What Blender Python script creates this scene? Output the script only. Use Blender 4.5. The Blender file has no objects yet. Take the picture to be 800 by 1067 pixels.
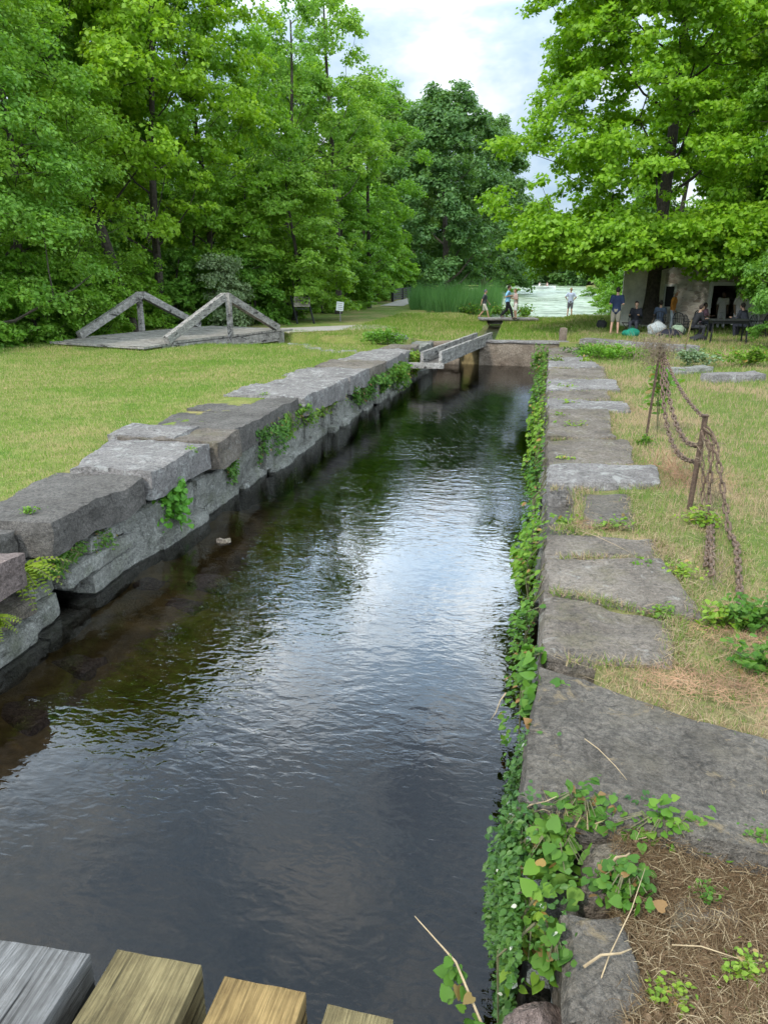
import bpy, math, random
import numpy as np
from mathutils import Vector, Matrix, noise as mnoise

sc = bpy.context.scene
C = sc.collection
# ------------------------------------------------------------------ camera geometry
F = 770.0; PITCH = math.atan(249.5/F); YAW = math.radians(12.2); H = 3.4
def ray(x, y):
    a = (x-400)/F; b = (533.5-y)/F
    cp, sp = math.cos(PITCH), math.sin(PITCH); f = cp+b*sp; u = -sp+b*cp
    cy, sy = math.cos(YAW), math.sin(YAW)
    return (a*cy-f*sy, a*sy+f*cy, u)
def at(x, y, z):                       # ground point seen at a place of the photograph, on height z
    r = ray(x, y); t = (z-H)/r[2]
    return Vector((r[0]*t, r[1]*t, z))
def atY(x, y, Y):                      # point seen at a place of the photograph, on the plane y=Y
    r = ray(x, y); t = Y/r[1]
    return Vector((r[0]*t, Y, H+r[2]*t))
PI = math.pi

# ------------------------------------------------------------------ object helpers
def tag(o, label=None, cat=None, group=None, kind=None):
    if label: o['label'] = label
    if cat: o['category'] = cat
    if group: o['group'] = group
    if kind: o['kind'] = kind
    return o
def empty(name, loc=(0, 0, 0), rz=0, label=None, cat=None, group=None):
    o = bpy.data.objects.new(name, None); C.objects.link(o)
    o.location = loc; o.rotation_euler = (0, 0, rz); o.empty_display_size = .2
    return tag(o, label, cat, group)
def link(name, me, mat=None, parent=None, smooth=False):
    o = bpy.data.objects.new(name, me); C.objects.link(o)
    if mat is not None: me.materials.append(mat)
    if parent is not None: o.parent = parent
    if smooth and len(me.polygons):
        me.polygons.foreach_set('use_smooth', np.ones(len(me.polygons), dtype=bool))
    return o
def np_mesh(name, V, Fc):              # V (n,3), Fc (m,k) same-size faces
    me = bpy.data.meshes.new(name); V = np.asarray(V, dtype=np.float32); Fc = np.asarray(Fc, dtype=np.int32)
    m, k = Fc.shape
    me.vertices.add(len(V)); me.vertices.foreach_set('co', V.ravel())
    me.loops.add(m*k); me.loops.foreach_set('vertex_index', Fc.ravel())
    me.polygons.add(m); me.polygons.foreach_set('loop_start', np.arange(0, m*k, k, dtype=np.int32))
    me.polygons.foreach_set('loop_total', np.full(m, k, dtype=np.int32))
    me.update(calc_edges=True); return me
class MB:
    def __init__(s): s.v = []; s.f = []
    def add(s, vs, fs):
        n = len(s.v); s.v += [tuple(v) for v in vs]; s.f += [tuple(i+n for i in f) for f in fs]
    def box(s, c, d, rot=None):
        hx, hy, hz = d[0]/2, d[1]/2, d[2]/2
        R = rot if rot is not None else Matrix.Identity(3)
        vs = [R @ Vector((x, y, z)) + Vector(c) for z in (-hz, hz) for x, y in ((-hx, -hy), (hx, -hy), (hx, hy), (-hx, hy))]
        s.add(vs, [(3, 2, 1, 0), (4, 5, 6, 7), (0, 1, 5, 4), (1, 2, 6, 5), (2, 3, 7, 6), (3, 0, 4, 7)])
    def bar(s, a, b, w, h, up=(0, 0, 1)):
        a = Vector(a); b = Vector(b); d = (b-a); L = d.length; d.normalize()
        sx = d.cross(Vector(up))
        if sx.length < 1e-4: sx = d.cross(Vector((1, 0, 0)))
        sx.normalize(); u = sx.cross(d)
        s.box((a+b)/2, (w, L, h), Matrix((sx, d, u)).transposed())
    def tube(s, pts, rad, n=8, cap=True):
        pts = [Vector(p) for p in pts]
        if not hasattr(rad, '__len__'): rad = [rad]*len(pts)
        rings = []; prev = None
        for i, p in enumerate(pts):
            d = (pts[min(i+1, len(pts)-1)]-pts[max(i-1, 0)])
            if d.length < 1e-7: d = Vector((0, 0, 1))
            d.normalize()
            if prev is None:
                a = d.cross(Vector((0, 0, 1)))
                if a.length < .05: a = d.cross(Vector((1, 0, 0)))
            else: a = prev - d*prev.dot(d)
            a.normalize(); prev = a; b = d.cross(a)
            rings.append([p+(a*math.cos(2*PI*k/n)+b*math.sin(2*PI*k/n))*rad[i] for k in range(n)])
        vs = [v for r in rings for v in r]; fs = []
        for i in range(len(pts)-1):
            for k in range(n):
                k2 = (k+1) % n; fs.append((i*n+k, i*n+k2, (i+1)*n+k2, (i+1)*n+k))
        if cap: fs.append(tuple(range(n-1, -1, -1))); m = (len(pts)-1)*n; fs.append(tuple(m+k for k in range(n)))
        s.add(vs, fs)
    def ball(s, c, r, n=10, m=7):
        vs = [(c[0], c[1], c[2]-r[2])]; fs = []
        for j in range(1, m):
            t = -PI/2+PI*j/m
            for i in range(n): vs.append((c[0]+r[0]*math.cos(t)*math.cos(2*PI*i/n), c[1]+r[1]*math.cos(t)*math.sin(2*PI*i/n), c[2]+r[2]*math.sin(t)))
        vs.append((c[0], c[1], c[2]+r[2])); L = len(vs)-1
        for i in range(n):
            fs.append((0, 1+(i+1) % n, 1+i)); fs.append((L, 1+(m-2)*n+i, 1+(m-2)*n+(i+1) % n))
            for j in range(m-2): a = 1+j*n; fs.append((a+i, a+(i+1) % n, a+n+(i+1) % n, a+n+i))
        s.add(vs, fs)
    def mesh(s, name):
        me = bpy.data.meshes.new(name); me.from_pydata(s.v, [], s.f); me.update(); return me
    def build(s, name, mat, parent=None, smooth=False, bevel=0):
        o = link(name, s.mesh(name), mat, parent, smooth)
        if bevel:
            b = o.modifiers.new('bevel', 'BEVEL'); b.width = bevel; b.segments = 2; b.limit_method = 'ANGLE'
        return o

# ------------------------------------------------------------------ materials
def new_mat(name):
    m = bpy.data.materials.new(name); m.use_nodes = True; nt = m.node_tree; nt.nodes.clear()
    out = nt.nodes.new('ShaderNodeOutputMaterial'); return m, nt, out
def N(nt, t, **kw):
    n = nt.nodes.new(t)
    for k, v in kw.items():
        if k in n.inputs: n.inputs[k].default_value = v
        else: setattr(n, k, v)
    return n
def ramp(nt, fac, stops, interp='LINEAR'):
    r = nt.nodes.new('ShaderNodeValToRGB'); r.color_ramp.interpolation = interp
    e = r.color_ramp.elements
    while len(e) < len(stops): e.new(.5)
    for i, (p, c) in enumerate(stops):
        e[i].position = p; e[i].color = (c[0], c[1], c[2], 1) if hasattr(c, '__len__') else (c, c, c, 1)
    nt.links.new(fac, r.inputs[0]); return r
def mixc(nt, fac, a, b, mode='MIX'):
    m = nt.nodes.new('ShaderNodeMix'); m.data_type = 'RGBA'; m.blend_type = mode
    for sock, v in ((m.inputs[0], fac), (m.inputs[6], a), (m.inputs[7], b)):
        if hasattr(v, 'links'): nt.links.new(v, sock)
        elif hasattr(v, '__len__'): sock.default_value = (v[0], v[1], v[2], 1)
        else: sock.default_value = v
    return m.outputs[2]
def noisen(nt, co, scale, detail=4, rough=.6, dist=0, vec_scale=None):
    if vec_scale:
        mp = nt.nodes.new('ShaderNodeMapping'); mp.inputs['Scale'].default_value = vec_scale
        nt.links.new(co, mp.inputs[0]); co = mp.outputs[0]
    n = N(nt, 'ShaderNodeTexNoise'); n.inputs['Scale'].default_value = scale; n.inputs['Detail'].default_value = detail
    n.inputs['Roughness'].default_value = rough; n.inputs['Distortion'].default_value = dist
    nt.links.new(co, n.inputs['Vector']); return n.outputs['Fac']
def wcoord(nt):
    return nt.nodes.new('ShaderNodeNewGeometry').outputs['Position']
def principled(nt, out, col, rough=.85, bump=None, bs=.3, bd=.02, spec=.3):
    p = nt.nodes.new('ShaderNodeBsdfPrincipled'); p.inputs['Roughness'].default_value = rough
    p.inputs['Specular IOR Level'].default_value = spec
    if hasattr(col, 'links'): nt.links.new(col, p.inputs['Base Color'])
    else: p.inputs['Base Color'].default_value = (*col, 1)
    if bump is not None:
        b = N(nt, 'ShaderNodeBump'); b.inputs['Strength'].default_value = bs; b.inputs['Distance'].default_value = bd
        nt.links.new(bump, b.inputs['Height']); nt.links.new(b.outputs[0], p.inputs['Normal'])
    nt.links.new(p.outputs[0], out.inputs[0]); return p

def leaf_mat(name, c1, c2, c3=None, nscale=.8, trans=.35, rough=.5, odd=None, odd_amt=.06):
    m, nt, out = new_mat(name)
    g = nt.nodes.new('ShaderNodeNewGeometry')
    n = noisen(nt, g.outputs['Position'], nscale, 3)
    r1 = ramp(nt, n, [(.32, c1), (.68, c2)])
    c3 = c3 or tuple(min(1, x*1.5) for x in c2)
    r2 = ramp(nt, g.outputs['Random Per Island'], [(0, c1), (.45, c2), (1, c3)])
    col = mixc(nt, .5, r1.outputs[0], r2.outputs[0])
    if odd:
        w = nt.nodes.new('ShaderNodeTexWhiteNoise'); w.noise_dimensions = '1D'
        nt.links.new(g.outputs['Random Per Island'], w.inputs['W'])
        th = N(nt, 'ShaderNodeMath', operation='LESS_THAN'); th.inputs[1].default_value = odd_amt
        nt.links.new(w.outputs['Value'], th.inputs[0]); col = mixc(nt, th.outputs[0], col, odd)
    oi = nt.nodes.new('ShaderNodeObjectInfo'); ov = ramp(nt, oi.outputs['Random'], [(0, (.74, .80, .95)), (.5, (1, 1, 1)), (1, (1.28, 1.14, .95))]).outputs[0]
    col = mixc(nt, 1, col, ov, 'MULTIPLY')
    p = nt.nodes.new('ShaderNodeBsdfPrincipled'); p.inputs['Roughness'].default_value = rough
    p.inputs['Specular IOR Level'].default_value = .35
    nt.links.new(col, p.inputs['Base Color'])
    t = nt.nodes.new('ShaderNodeBsdfTranslucent')
    tc = mixc(nt, 1, col, (1.25, 1.25, .55), 'MULTIPLY'); nt.links.new(tc, t.inputs[0])
    mx = nt.nodes.new('ShaderNodeMixShader'); mx.inputs[0].default_value = trans
    nt.links.new(p.outputs[0], mx.inputs[1]); nt.links.new(t.outputs[0], mx.inputs[2])
    nt.links.new(mx.outputs[0], out.inputs[0]); return m

def stone_mat(name, dark, light, lichen=(.42, .41, .37), tint=None, speck=.5, lich=.6):
    m, nt, out = new_mat(name); co = wcoord(nt)
    n1 = noisen(nt, co, 1.6, 5, .65); n2 = noisen(nt, co, 26, 4, .75); n3 = noisen(nt, co, 5, 6, .7, .6)
    n4 = noisen(nt, co, 90, 2, .6)
    base = ramp(nt, n1, [(.3, dark), (.7, light)]).outputs[0]
    sp = ramp(nt, n2, [(.38, .35), (.62, 1.35)]).outputs[0]; base = mixc(nt, speck, base, sp, 'MULTIPLY')
    fine = ramp(nt, n4, [(.35, .7), (.65, 1.25)]).outputs[0]; base = mixc(nt, .7, base, fine, 'MULTIPLY')
    lf = ramp(nt, n3, [(lich-.02, 0), (lich+.06, 1)]).outputs[0]
    lf2 = N(nt, 'ShaderNodeMath', operation='MULTIPLY'); lf2.inputs[1].default_value = .65; nt.links.new(lf, lf2.inputs[0])
    base = mixc(nt, lf2.outputs[0], base, lichen)
    if tint:
        n5 = noisen(nt, co, 2.7, 4, .6); tf = ramp(nt, n5, [(.5, 0), (.72, .55)]).outputs[0]
        base = mixc(nt, tf, base, tint)
    # chunky chips and hairline cracks
    v = N(nt, 'ShaderNodeTexVoronoi', feature='DISTANCE_TO_EDGE'); v.inputs['Scale'].default_value = 1.3
    dmix = N(nt, 'ShaderNodeVectorMath', operation='ADD'); nt.links.new(co, dmix.inputs[0])
    nn = N(nt, 'ShaderNodeTexNoise'); nn.inputs['Scale'].default_value = 3; nt.links.new(co, nn.inputs['Vector'])
    nt.links.new(nn.outputs['Color'], dmix.inputs[1]); nt.links.new(dmix.outputs[0], v.inputs['Vector'])
    cr = ramp(nt, v.outputs['Distance'], [(0, .35), (.012, 1)]).outputs[0]
    base = mixc(nt, .55, base, cr, 'MULTIPLY')
    add = N(nt, 'ShaderNodeMath', operation='ADD'); nt.links.new(n2, add.inputs[0]); nt.links.new(n3, add.inputs[1])
    n6 = noisen(nt, co, 9, 5, .75, 1.5); dk_ = ramp(nt, n6, [(.36, .5), (.46, 1), (.7, 1.1)]).outputs[0]; base = mixc(nt, .8, base, dk_, 'MULTIPLY')
    principled(nt, out, base, .9, add.outputs[0], .95, .045); return m

def wood_mat(name, c1, c2, axis=1, streak=30):
    m, nt, out = new_mat(name)
    tc = nt.nodes.new('ShaderNodeTexCoord').outputs['Object']
    s = [streak]*3; s[axis] = 1.2
    n1 = noisen(nt, tc, 1, 5, .7, 0, s); n2 = noisen(nt, tc, 4, 3)
    base = ramp(nt, n1, [(.3, c1), (.5, tuple((a+b)/2 for a, b in zip(c1, c2))), (.7, c2)]).outputs[0]
    sh = ramp(nt, n2, [(.3, .75), (.7, 1.15)]).outputs[0]; base = mixc(nt, .8, base, sh, 'MULTIPLY')
    s4 = [streak*3]*3; s4[axis] = 9
    n4 = noisen(nt, tc, 1, 4, .7, 0, s4); fi = ramp(nt, n4, [(.35, .55), (.62, 1.25)]).outputs[0]; base = mixc(nt, .75, base, fi, 'MULTIPLY')
    s2 = [min(24, streak*.5)]*3; s2[axis] = .9
    n3 = noisen(nt, tc, 1, 3, .6, .15, s2); ck = ramp(nt, n3, [(.36, .12), (.405, 1)]).outputs[0]
    base = mixc(nt, .85, base, ck, 'MULTIPLY')
    n5 = noisen(nt, tc, 7, 5, .7); st_ = ramp(nt, n5, [(.35, (.55, .5, .45)), (.6, (1.1, 1.08, 1.05))]).outputs[0]; base = mixc(nt, .7, base, st_, 'MULTIPLY')
    hsum = N(nt, 'ShaderNodeMath', operation='ADD'); nt.links.new(n4, hsum.inputs[0]); nt.links.new(ck, hsum.inputs[1])
    principled(nt, out, base, .9, hsum.outputs[0], .8, .008, .2); return m

def plain(name, col, rough=.7, var=.25, scale=12, metal=0):
    m, nt, out = new_mat(name)
    tc = nt.nodes.new('ShaderNodeTexCoord').outputs['Object']
    n = noisen(nt, tc, scale, 4)
    c = ramp(nt, n, [(.3, tuple(x*(1-var) for x in col)), (.7, tuple(x*(1+var) for x in col))]).outputs[0]
    p = principled(nt, out, c, rough, n, .15, .01); p.inputs['Metallic'].default_value = metal; return m

M = {}
M['maple'] = leaf_mat('maple_leaves', (.11, .25, .012), (.20, .385, .022), (.30, .485, .04), .5, .5)
M['walnut'] = leaf_mat('walnut_leaves', (.13, .27, .018), (.23, .42, .035), (.34, .53, .07), .45, .5)
M['ash'] = leaf_mat('ash_leaves', (.12, .26, .035), (.22, .40, .055), (.32, .50, .10), .5, .5)
M['locust'] = leaf_mat('locust_leaves', (.11, .24, .035), (.19, .37, .055), (.28, .46, .09), .5, .5)
M['brush'] = leaf_mat('brush_leaves', (.12, .27, .025), (.21, .40, .04), (.32, .50, .08), .7, .5)
M['darktree'] = leaf_mat('dark_leaves', (.08, .17, .045), (.13, .25, .065), (.19, .32, .10), .25, .45)  # leaf tones lightened to stand in for haze at that distance
M['farleaf'] = leaf_mat('far_leaves', (.07, .16, .035), (.12, .23, .055), (.17, .29, .08), .15, .4)
M['silver'] = leaf_mat('pale_leaves', (.10, .17, .08), (.18, .27, .14), (.3, .38, .24), .9, .3)
M['reed'] = leaf_mat('reed_leaves', (.06, .16, .035), (.11, .25, .06), (.18, .33, .09), .8, .35)
M['vine'] = leaf_mat('vine_leaves', (.035, .11, .012), (.085, .2, .02), (.17, .30, .04), 3, .35, .6, (.28, .16, .06), .05)
M['smallvine'] = leaf_mat('creeper_leaves', (.03, .085, .014), (.06, .15, .022), (.12, .22, .05), 3, .3, .45, (.5, .52, .45), .012)
M['fern'] = leaf_mat('fern_leaves', (.12, .2, .01), (.24, .33, .02), (.36, .42, .03), 4, .4, .6)
M['herb'] = leaf_mat('herb_leaves', (.06, .16, .012), (.13, .27, .025), (.26, .38, .05), 4, .4, .6, (.3, .2, .06), .05)
M['bright'] = leaf_mat('bright_leaves', (.09, .26, .015), (.16, .40, .03), (.26, .50, .06), 4, .4, .6)
M['weed'] = leaf_mat('weed_leaves', (.09, .19, .015), (.2, .32, .03), (.32, .42, .05), 4, .35, .5, (.35, .24, .1), .1)
M['bark'] = plain('bark', (.055, .045, .035), .95, .5, 9)
M['stem'] = plain('stem', (.13, .12, .06), .8, .3)
M['bark2'] = plain('dead_stem', (.19, .145, .095), .85, .4)
M['redst'] = plain('red_stem', (.33, .19, .11), .85, .4, 3)
M['dryst'] = plain('dry_stick', (.36, .27, .16), .85, .3)
M['stoneA'] = stone_mat('grey_stone', (.105, .084, .066), (.25, .21, .17), lichen=(.33, .31, .27), tint=(.16, .14, .07))
M['stoneB'] = stone_mat('dark_stone', (.08, .07, .06), (.17, .152, .134), lich=.68)
M['stoneC'] = stone_mat('pale_granite', (.17, .152, .14), (.28, .255, .235), lichen=(.38, .37, .34), lich=.55)
M['stoneD'] = stone_mat('brown_stone', (.16, .12, .105), (.27, .205, .18), lich=.66)
M['stoneF'] = stone_mat('face_stone', (.14, .135, .115), (.34, .33, .29), tint=(.08, .09, .04), lich=.6)
M['slate'] = stone_mat('dark_slab', (.085, .072, .058), (.185, .16, .132), lichen=(.27, .2, .11), speck=.6, lich=.6, tint=(.12, .10, .07))
M['conc'] = stone_mat('old_concrete', (.17, .125, .09), (.3, .24, .18), tint=(.08, .06, .04), lich=.7)
M['greywood'] = wood_mat('grey_wood', (.15, .14, .125), (.42, .40, .37))
M['greywood'] = wood_mat('grey_wood', (.16, .15, .14), (.42, .40, .37), 1, 14)
M['deckwood'] = wood_mat('deck_wood', (.2, .185, .165), (.38, .36, .325), 0, 12)
M['palewood'] = wood_mat('pale_beam', (.11, .088, .042), (.23, .185, .092), 1, 75)
M['yelwood'] = wood_mat('yellow_beam', (.16, .105, .04), (.30, .205, .085), 1, 75)
M['silverwood'] = wood_mat('silver_beam', (.07, .068, .066), (.22, .215, .21), 1, 80)
M['rust'] = plain('rusty_iron', (.10, .065, .045), .8, .5, 40, .3)
M['chain'] = plain('weathered_chain', (.12, .08, .055), .85, .7, 30, .1)
M['black'] = plain('black_iron', (.015, .015, .015), .5, .3)
M['white'] = plain('white_paint', (.75, .75, .72), .6, .08)
M['panel'] = plain('panel', (.22, .19, .15), .6, .4, 6)

# grass and soil
def soil_nodes(nt, co, g1, g2, d1, d2, thr=.55, sc_=.35):
    n1 = noisen(nt, co, sc_, 5, .65); n2 = noisen(nt, co, 3.2, 5, .7); n3 = noisen(nt, co, 38, 3, .7)
    g = ramp(nt, n2, [(.3, g1), (.7, g2)]).outputs[0]; d = ramp(nt, n2, [(.3, d1), (.7, d2)]).outputs[0]
    f = ramp(nt, n1, [(thr-.12, 0), (thr+.12, 1)]).outputs[0]; c = mixc(nt, f, g, d)
    s = ramp(nt, n3, [(.3, .55), (.7, 1.35)]).outputs[0]; return mixc(nt, .9, c, s, 'MULTIPLY'), n3
def ground_mat():
    m, nt, out = new_mat('lawn_ground'); co = wcoord(nt)
    lawn, n3 = soil_nodes(nt, co, (.07, .13, .016), (.15, .205, .032), (.2, .165, .06), (.32, .25, .11), .54, .5)
    dry, _ = soil_nodes(nt, co, (.09, .13, .03), (.17, .19, .05), (.15, .11, .06), (.30, .23, .12), .5, .8)
    sep = nt.nodes.new('ShaderNodeSeparateXYZ'); nt.links.new(co, sep.inputs[0])
    # drier turf on the right bank near the lock
    def rng(sock, a, b):
        r = nt.nodes.new('ShaderNodeMapRange'); r.inputs[1].default_value = a; r.inputs[2].default_value = b
        nt.links.new(sock, r.inputs[0]); return r.outputs[0]
    fx = rng(sep.outputs[0], -.5, .5); fy = rng(sep.outputs[1], 32, 18)
    mu = N(nt, 'ShaderNodeMath', operation='MULTIPLY'); nt.links.new(fx, mu.inputs[0]); nt.links.new(fy, mu.inputs[1])
    c = mixc(nt, mu.outputs[0], lawn, dry)
    # silt below the bank level
    fz = rng(sep.outputs[2], .72, .45)
    silt = ramp(nt, noisen(nt, co, 2.2, 6, .7, .5), [(.3, (.07, .055, .025)), (.52, (.2, .15, .07)), (.72, (.34, .27, .14))]).outputs[0]
    fx2 = rng(sep.outputs[0], 2.6, 1.6); fy2 = rng(sep.outputs[1], 3.3, 2.9); m3 = N(nt, 'ShaderNodeMath', operation='MULTIPLY'); nt.links.new(fx2, m3.inputs[0]); nt.links.new(fy2, m3.inputs[1])
    soil = ramp(nt, noisen(nt, co, 30, 5, .75), [(.3, (.07, .045, .028)), (.7, (.20, .14, .08))]).outputs[0]; c = mixc(nt, m3.outputs[0], c, soil)
    c = mixc(nt, fz, c, silt)
    principled(nt, out, c, .95, n3, .6, .03, .15); return m
M['ground'] = ground_mat()
def grass_mat(name, g1, g2, dry, thr=.5, amt=.25):
    m, nt, out = new_mat(name); g = nt.nodes.new('ShaderNodeNewGeometry')
    r = ramp(nt, g.outputs['Random Per Island'], [(0, g1), (1, g2)]).outputs[0]
    f = ramp(nt, noisen(nt, g.outputs['Position'], .4, 4), [(thr-.1, amt*.35), (thr+.1, min(1, amt*2))]).outputs[0]
    w = nt.nodes.new('ShaderNodeTexWhiteNoise'); w.noise_dimensions = '1D'; nt.links.new(g.outputs['Random Per Island'], w.inputs['W'])
    lt = N(nt, 'ShaderNodeMath', operation='LESS_THAN'); nt.links.new(w.outputs['Value'], lt.inputs[0]); nt.links.new(f, lt.inputs[1])
    c = mixc(nt, lt.outputs[0], r, dry)
    p = nt.nodes.new('ShaderNodeBsdfPrincipled'); p.inputs['Roughness'].default_value = .6; p.inputs['Specular IOR Level'].default_value = .2
    nt.links.new(c, p.inputs['Base Color'])
    t = nt.nodes.new('ShaderNodeBsdfTranslucent'); nt.links.new(c, t.inputs[0])
    mx = nt.nodes.new('ShaderNodeMixShader'); mx.inputs[0].default_value = .3
    nt.links.new(p.outputs[0], mx.inputs[1]); nt.links.new(t.outputs[0], mx.inputs[2]); nt.links.new(mx.outputs[0], out.inputs[0]); return m
M['grass'] = grass_mat('lawn_blades', (.085, .18, .014), (.205, .295, .04), (.40, .34, .15), .53, .24)
M['drygrass'] = grass_mat('dry_blades', (.10, .18, .03), (.22, .28, .06), (.40, .30, .17), .5, .4)
M['straw'] = grass_mat('straw', (.26, .19, .10), (.50, .39, .24), (.16, .10, .05), .5, .35)
M['litter'] = leaf_mat('dead_leaves', (.16, .09, .05), (.27, .17, .09), (.4, .29, .17), 5, .2, .7)

# ------------------------------------------------------------------ terrain
def ss(a, b, x): t = np.clip((x-a)/(b-a), 0, 1); return t*t*(3-2*t)
def left_edge(y): return -4.72 + .42*ss(12, 24, y)          # canal side of the left lock wall
def vnoise(x, y, s, seed=0):
    return (np.sin(x*s*1.3+seed+1.7*np.sin(y*s*.7+seed))+np.sin(y*s*1.1-seed*2+1.3*np.sin(x*s*.9+2)))*.5
def pond_l(y): return np.interp(y, [46, 60, 90, 140, 300], [-4.2, -6.5, -8, -8.2, -18])
def pond_r(y): return np.interp(y, [46, 60, 80, 140, 300], [6.5, 8, 8.6, 6, 12])
def stream_x(y): return -2.45-.035*(y-30)
def height(x, y):
    z = 1.0+.03*vnoise(x, y, .5)+.015*vnoise(x, y, 1.7, 3)
    z = z+.14*ss(1.2, 2.2, x)*ss(29.3, 30.2, y)*(1-ss(60, 90, y))          # bank under the maple
    z = z-.2*ss(28.6, 29.6, y)*ss(-6.5, -4, x)*(1-ss(.8, 1.6, x))          # lower lawn behind the head wall
    z = z+.5*ss(15, 60, -x)*ss(30, 60, y)
    z = z-.18*ss(50, 100, y)
    z = z+6*ss(260, 420, y)+6*ss(60, 260, np.abs(x))
    # near right corner sinks towards the broken end of the coping
    z = z-.16*(1-ss(2.6, 3.0, y))*(1-ss(1.2, 2.0, x))*ss(.1, .3, x)
    # ditch beside the left lawn
    dy = np.abs(y-(27.3-.07*(x+6)))
    wv_ = 1.1*ss(8, 11, -x)
    z = np.where(x < -5.6, np.minimum(z, .1+.9*ss(.9+wv_, 1.6+wv_*1.1, dy)+.9*ss(-6.6, -5.8, x)), z)
    # stream to the flume
    ds = np.abs(x-stream_x(y))
    z = np.where((y > 29.9) & (y < 50), np.minimum(z, .45+.5*ss(.22, .5, ds)), z)
    # pond
    inx = np.minimum(x-pond_l(y), pond_r(y)-x); iny = np.minimum(y-48.5, 300-y)
    d = np.minimum(inx, iny); z = z-(z+.3)*ss(-.6, 1.2, d)*(d > -.6)
    # lock chamber
    le = left_edge(y)
    ins = (x > le-.62) & (x < .42) & (y < 29.5)
    bed = -.2-.15*ss(-4.7, -3.6, x)-.9*ss(-3.4, -1.6, x)+.07*vnoise(x, y, 2.1, 1)+.04*vnoise(x, y, 5, 2)
    bed = bed-.55*ss(10, 14, y)
    z = np.where(ins, bed, z)
    return z
def gz(x, y): return float(height(np.array([float(x)]), np.array([float(y)]))[0])
def axis(parts):
    out = []
    for a, b, s in parts: out += list(np.arange(a, b, s))
    return np.array(out)
xs = axis([(-700, -120, 40), (-120, -40, 8), (-40, -20, 2), (-20, -6, .35), (-6, 2.5, .14), (2.5, 14, .35), (14, 40, 2), (40, 120, 8), (120, 701, 40)])
ys = axis([(-200, -40, 20), (-40, -6, 3), (-6, 1, .5), (1, 12, .16), (12, 50, .25), (50, 110, 2), (110, 320, 8), (320, 901, 40)])
X, Y = np.meshgrid(xs, ys); Z = height(X, Y); nx, ny = len(xs), len(ys)
ii, jj = np.meshgrid(np.arange(nx-1), np.arange(ny-1)); a = (jj*nx+ii).ravel()
me = np_mesh('ground', np.stack([X.ravel(), Y.ravel(), Z.ravel()], 1), np.stack([a, a+1, a+nx+1, a+nx], 1))
tag(link('ground', me, M['ground'], smooth=True), 'mown lawn banks and muddy canal bed around the old lock', kind='structure')

# ------------------------------------------------------------------ water
def water_mat(name, absorb=(.25, .16, .07), dens=1.1, bumps=1.0, vol=True):
    m, nt, out = new_mat(name); co = wcoord(nt)
    n1 = noisen(nt, co, 1, 1, .4, .8, (3.2, 5.5, 1)); n2 = noisen(nt, co, 1, 1, .4, .9, (10, 17, 1)); n4 = noisen(nt, co, .55, 2, .5)
    def mul(a, k):
        q = N(nt, 'ShaderNodeMath', operation='MULTIPLY'); nt.links.new(a, q.inputs[0])
        if hasattr(k, 'links'): nt.links.new(k, q.inputs[1])
        else: q.inputs[1].default_value = k
        return q.outputs[0]
    def addn(a, b): q = N(nt, 'ShaderNodeMath', operation='ADD'); nt.links.new(a, q.inputs[0]); nt.links.new(b, q.inputs[1]); return q.outputs[0]
    calm = ramp(nt, n4, [(.35, .35), (.65, 1)]).outputs[0]
    h = addn(mul(n1, 1.0), mul(n2, .5))
    h = mul(h, calm)
    b = N(nt, 'ShaderNodeBump'); b.inputs['Strength'].default_value = 1; b.inputs['Distance'].default_value = .0052*bumps; nt.links.new(h, b.inputs['Height'])
    fr = N(nt, 'ShaderNodeFresnel'); fr.inputs['IOR'].default_value = 1.6; nt.links.new(b.outputs[0], fr.inputs['Normal'])
    gl = nt.nodes.new('ShaderNodeBsdfGlossy'); gl.inputs['Roughness'].default_value = .02; nt.links.new(b.outputs[0], gl.inputs['Normal'])
    tr = nt.nodes.new('ShaderNodeBsdfTransparent')
    mx = nt.nodes.new('ShaderNodeMixShader'); nt.links.new(fr.outputs[0], mx.inputs[0]); nt.links.new(tr.outputs[0], mx.inputs[1]); nt.links.new(gl.outputs[0], mx.inputs[2])
    nt.links.new(mx.outputs[0], out.inputs[0])
    if vol:
        va = nt.nodes.new('ShaderNodeVolumeAbsorption'); va.inputs['Color'].default_value = (.40, .30, .13, 1); va.inputs['Density'].default_value = dens*1.7
        nt.links.new(va.outputs[0], out.inputs[1])
    return m
w = MB(); w.box((-2.35, 12.5, -1.0), (6.2, 34.2, 2.0))
tag(w.build('canal_water', water_mat('canal_water_surface')), 'dark rippled canal water reflecting sky and trees', kind='structure')
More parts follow.
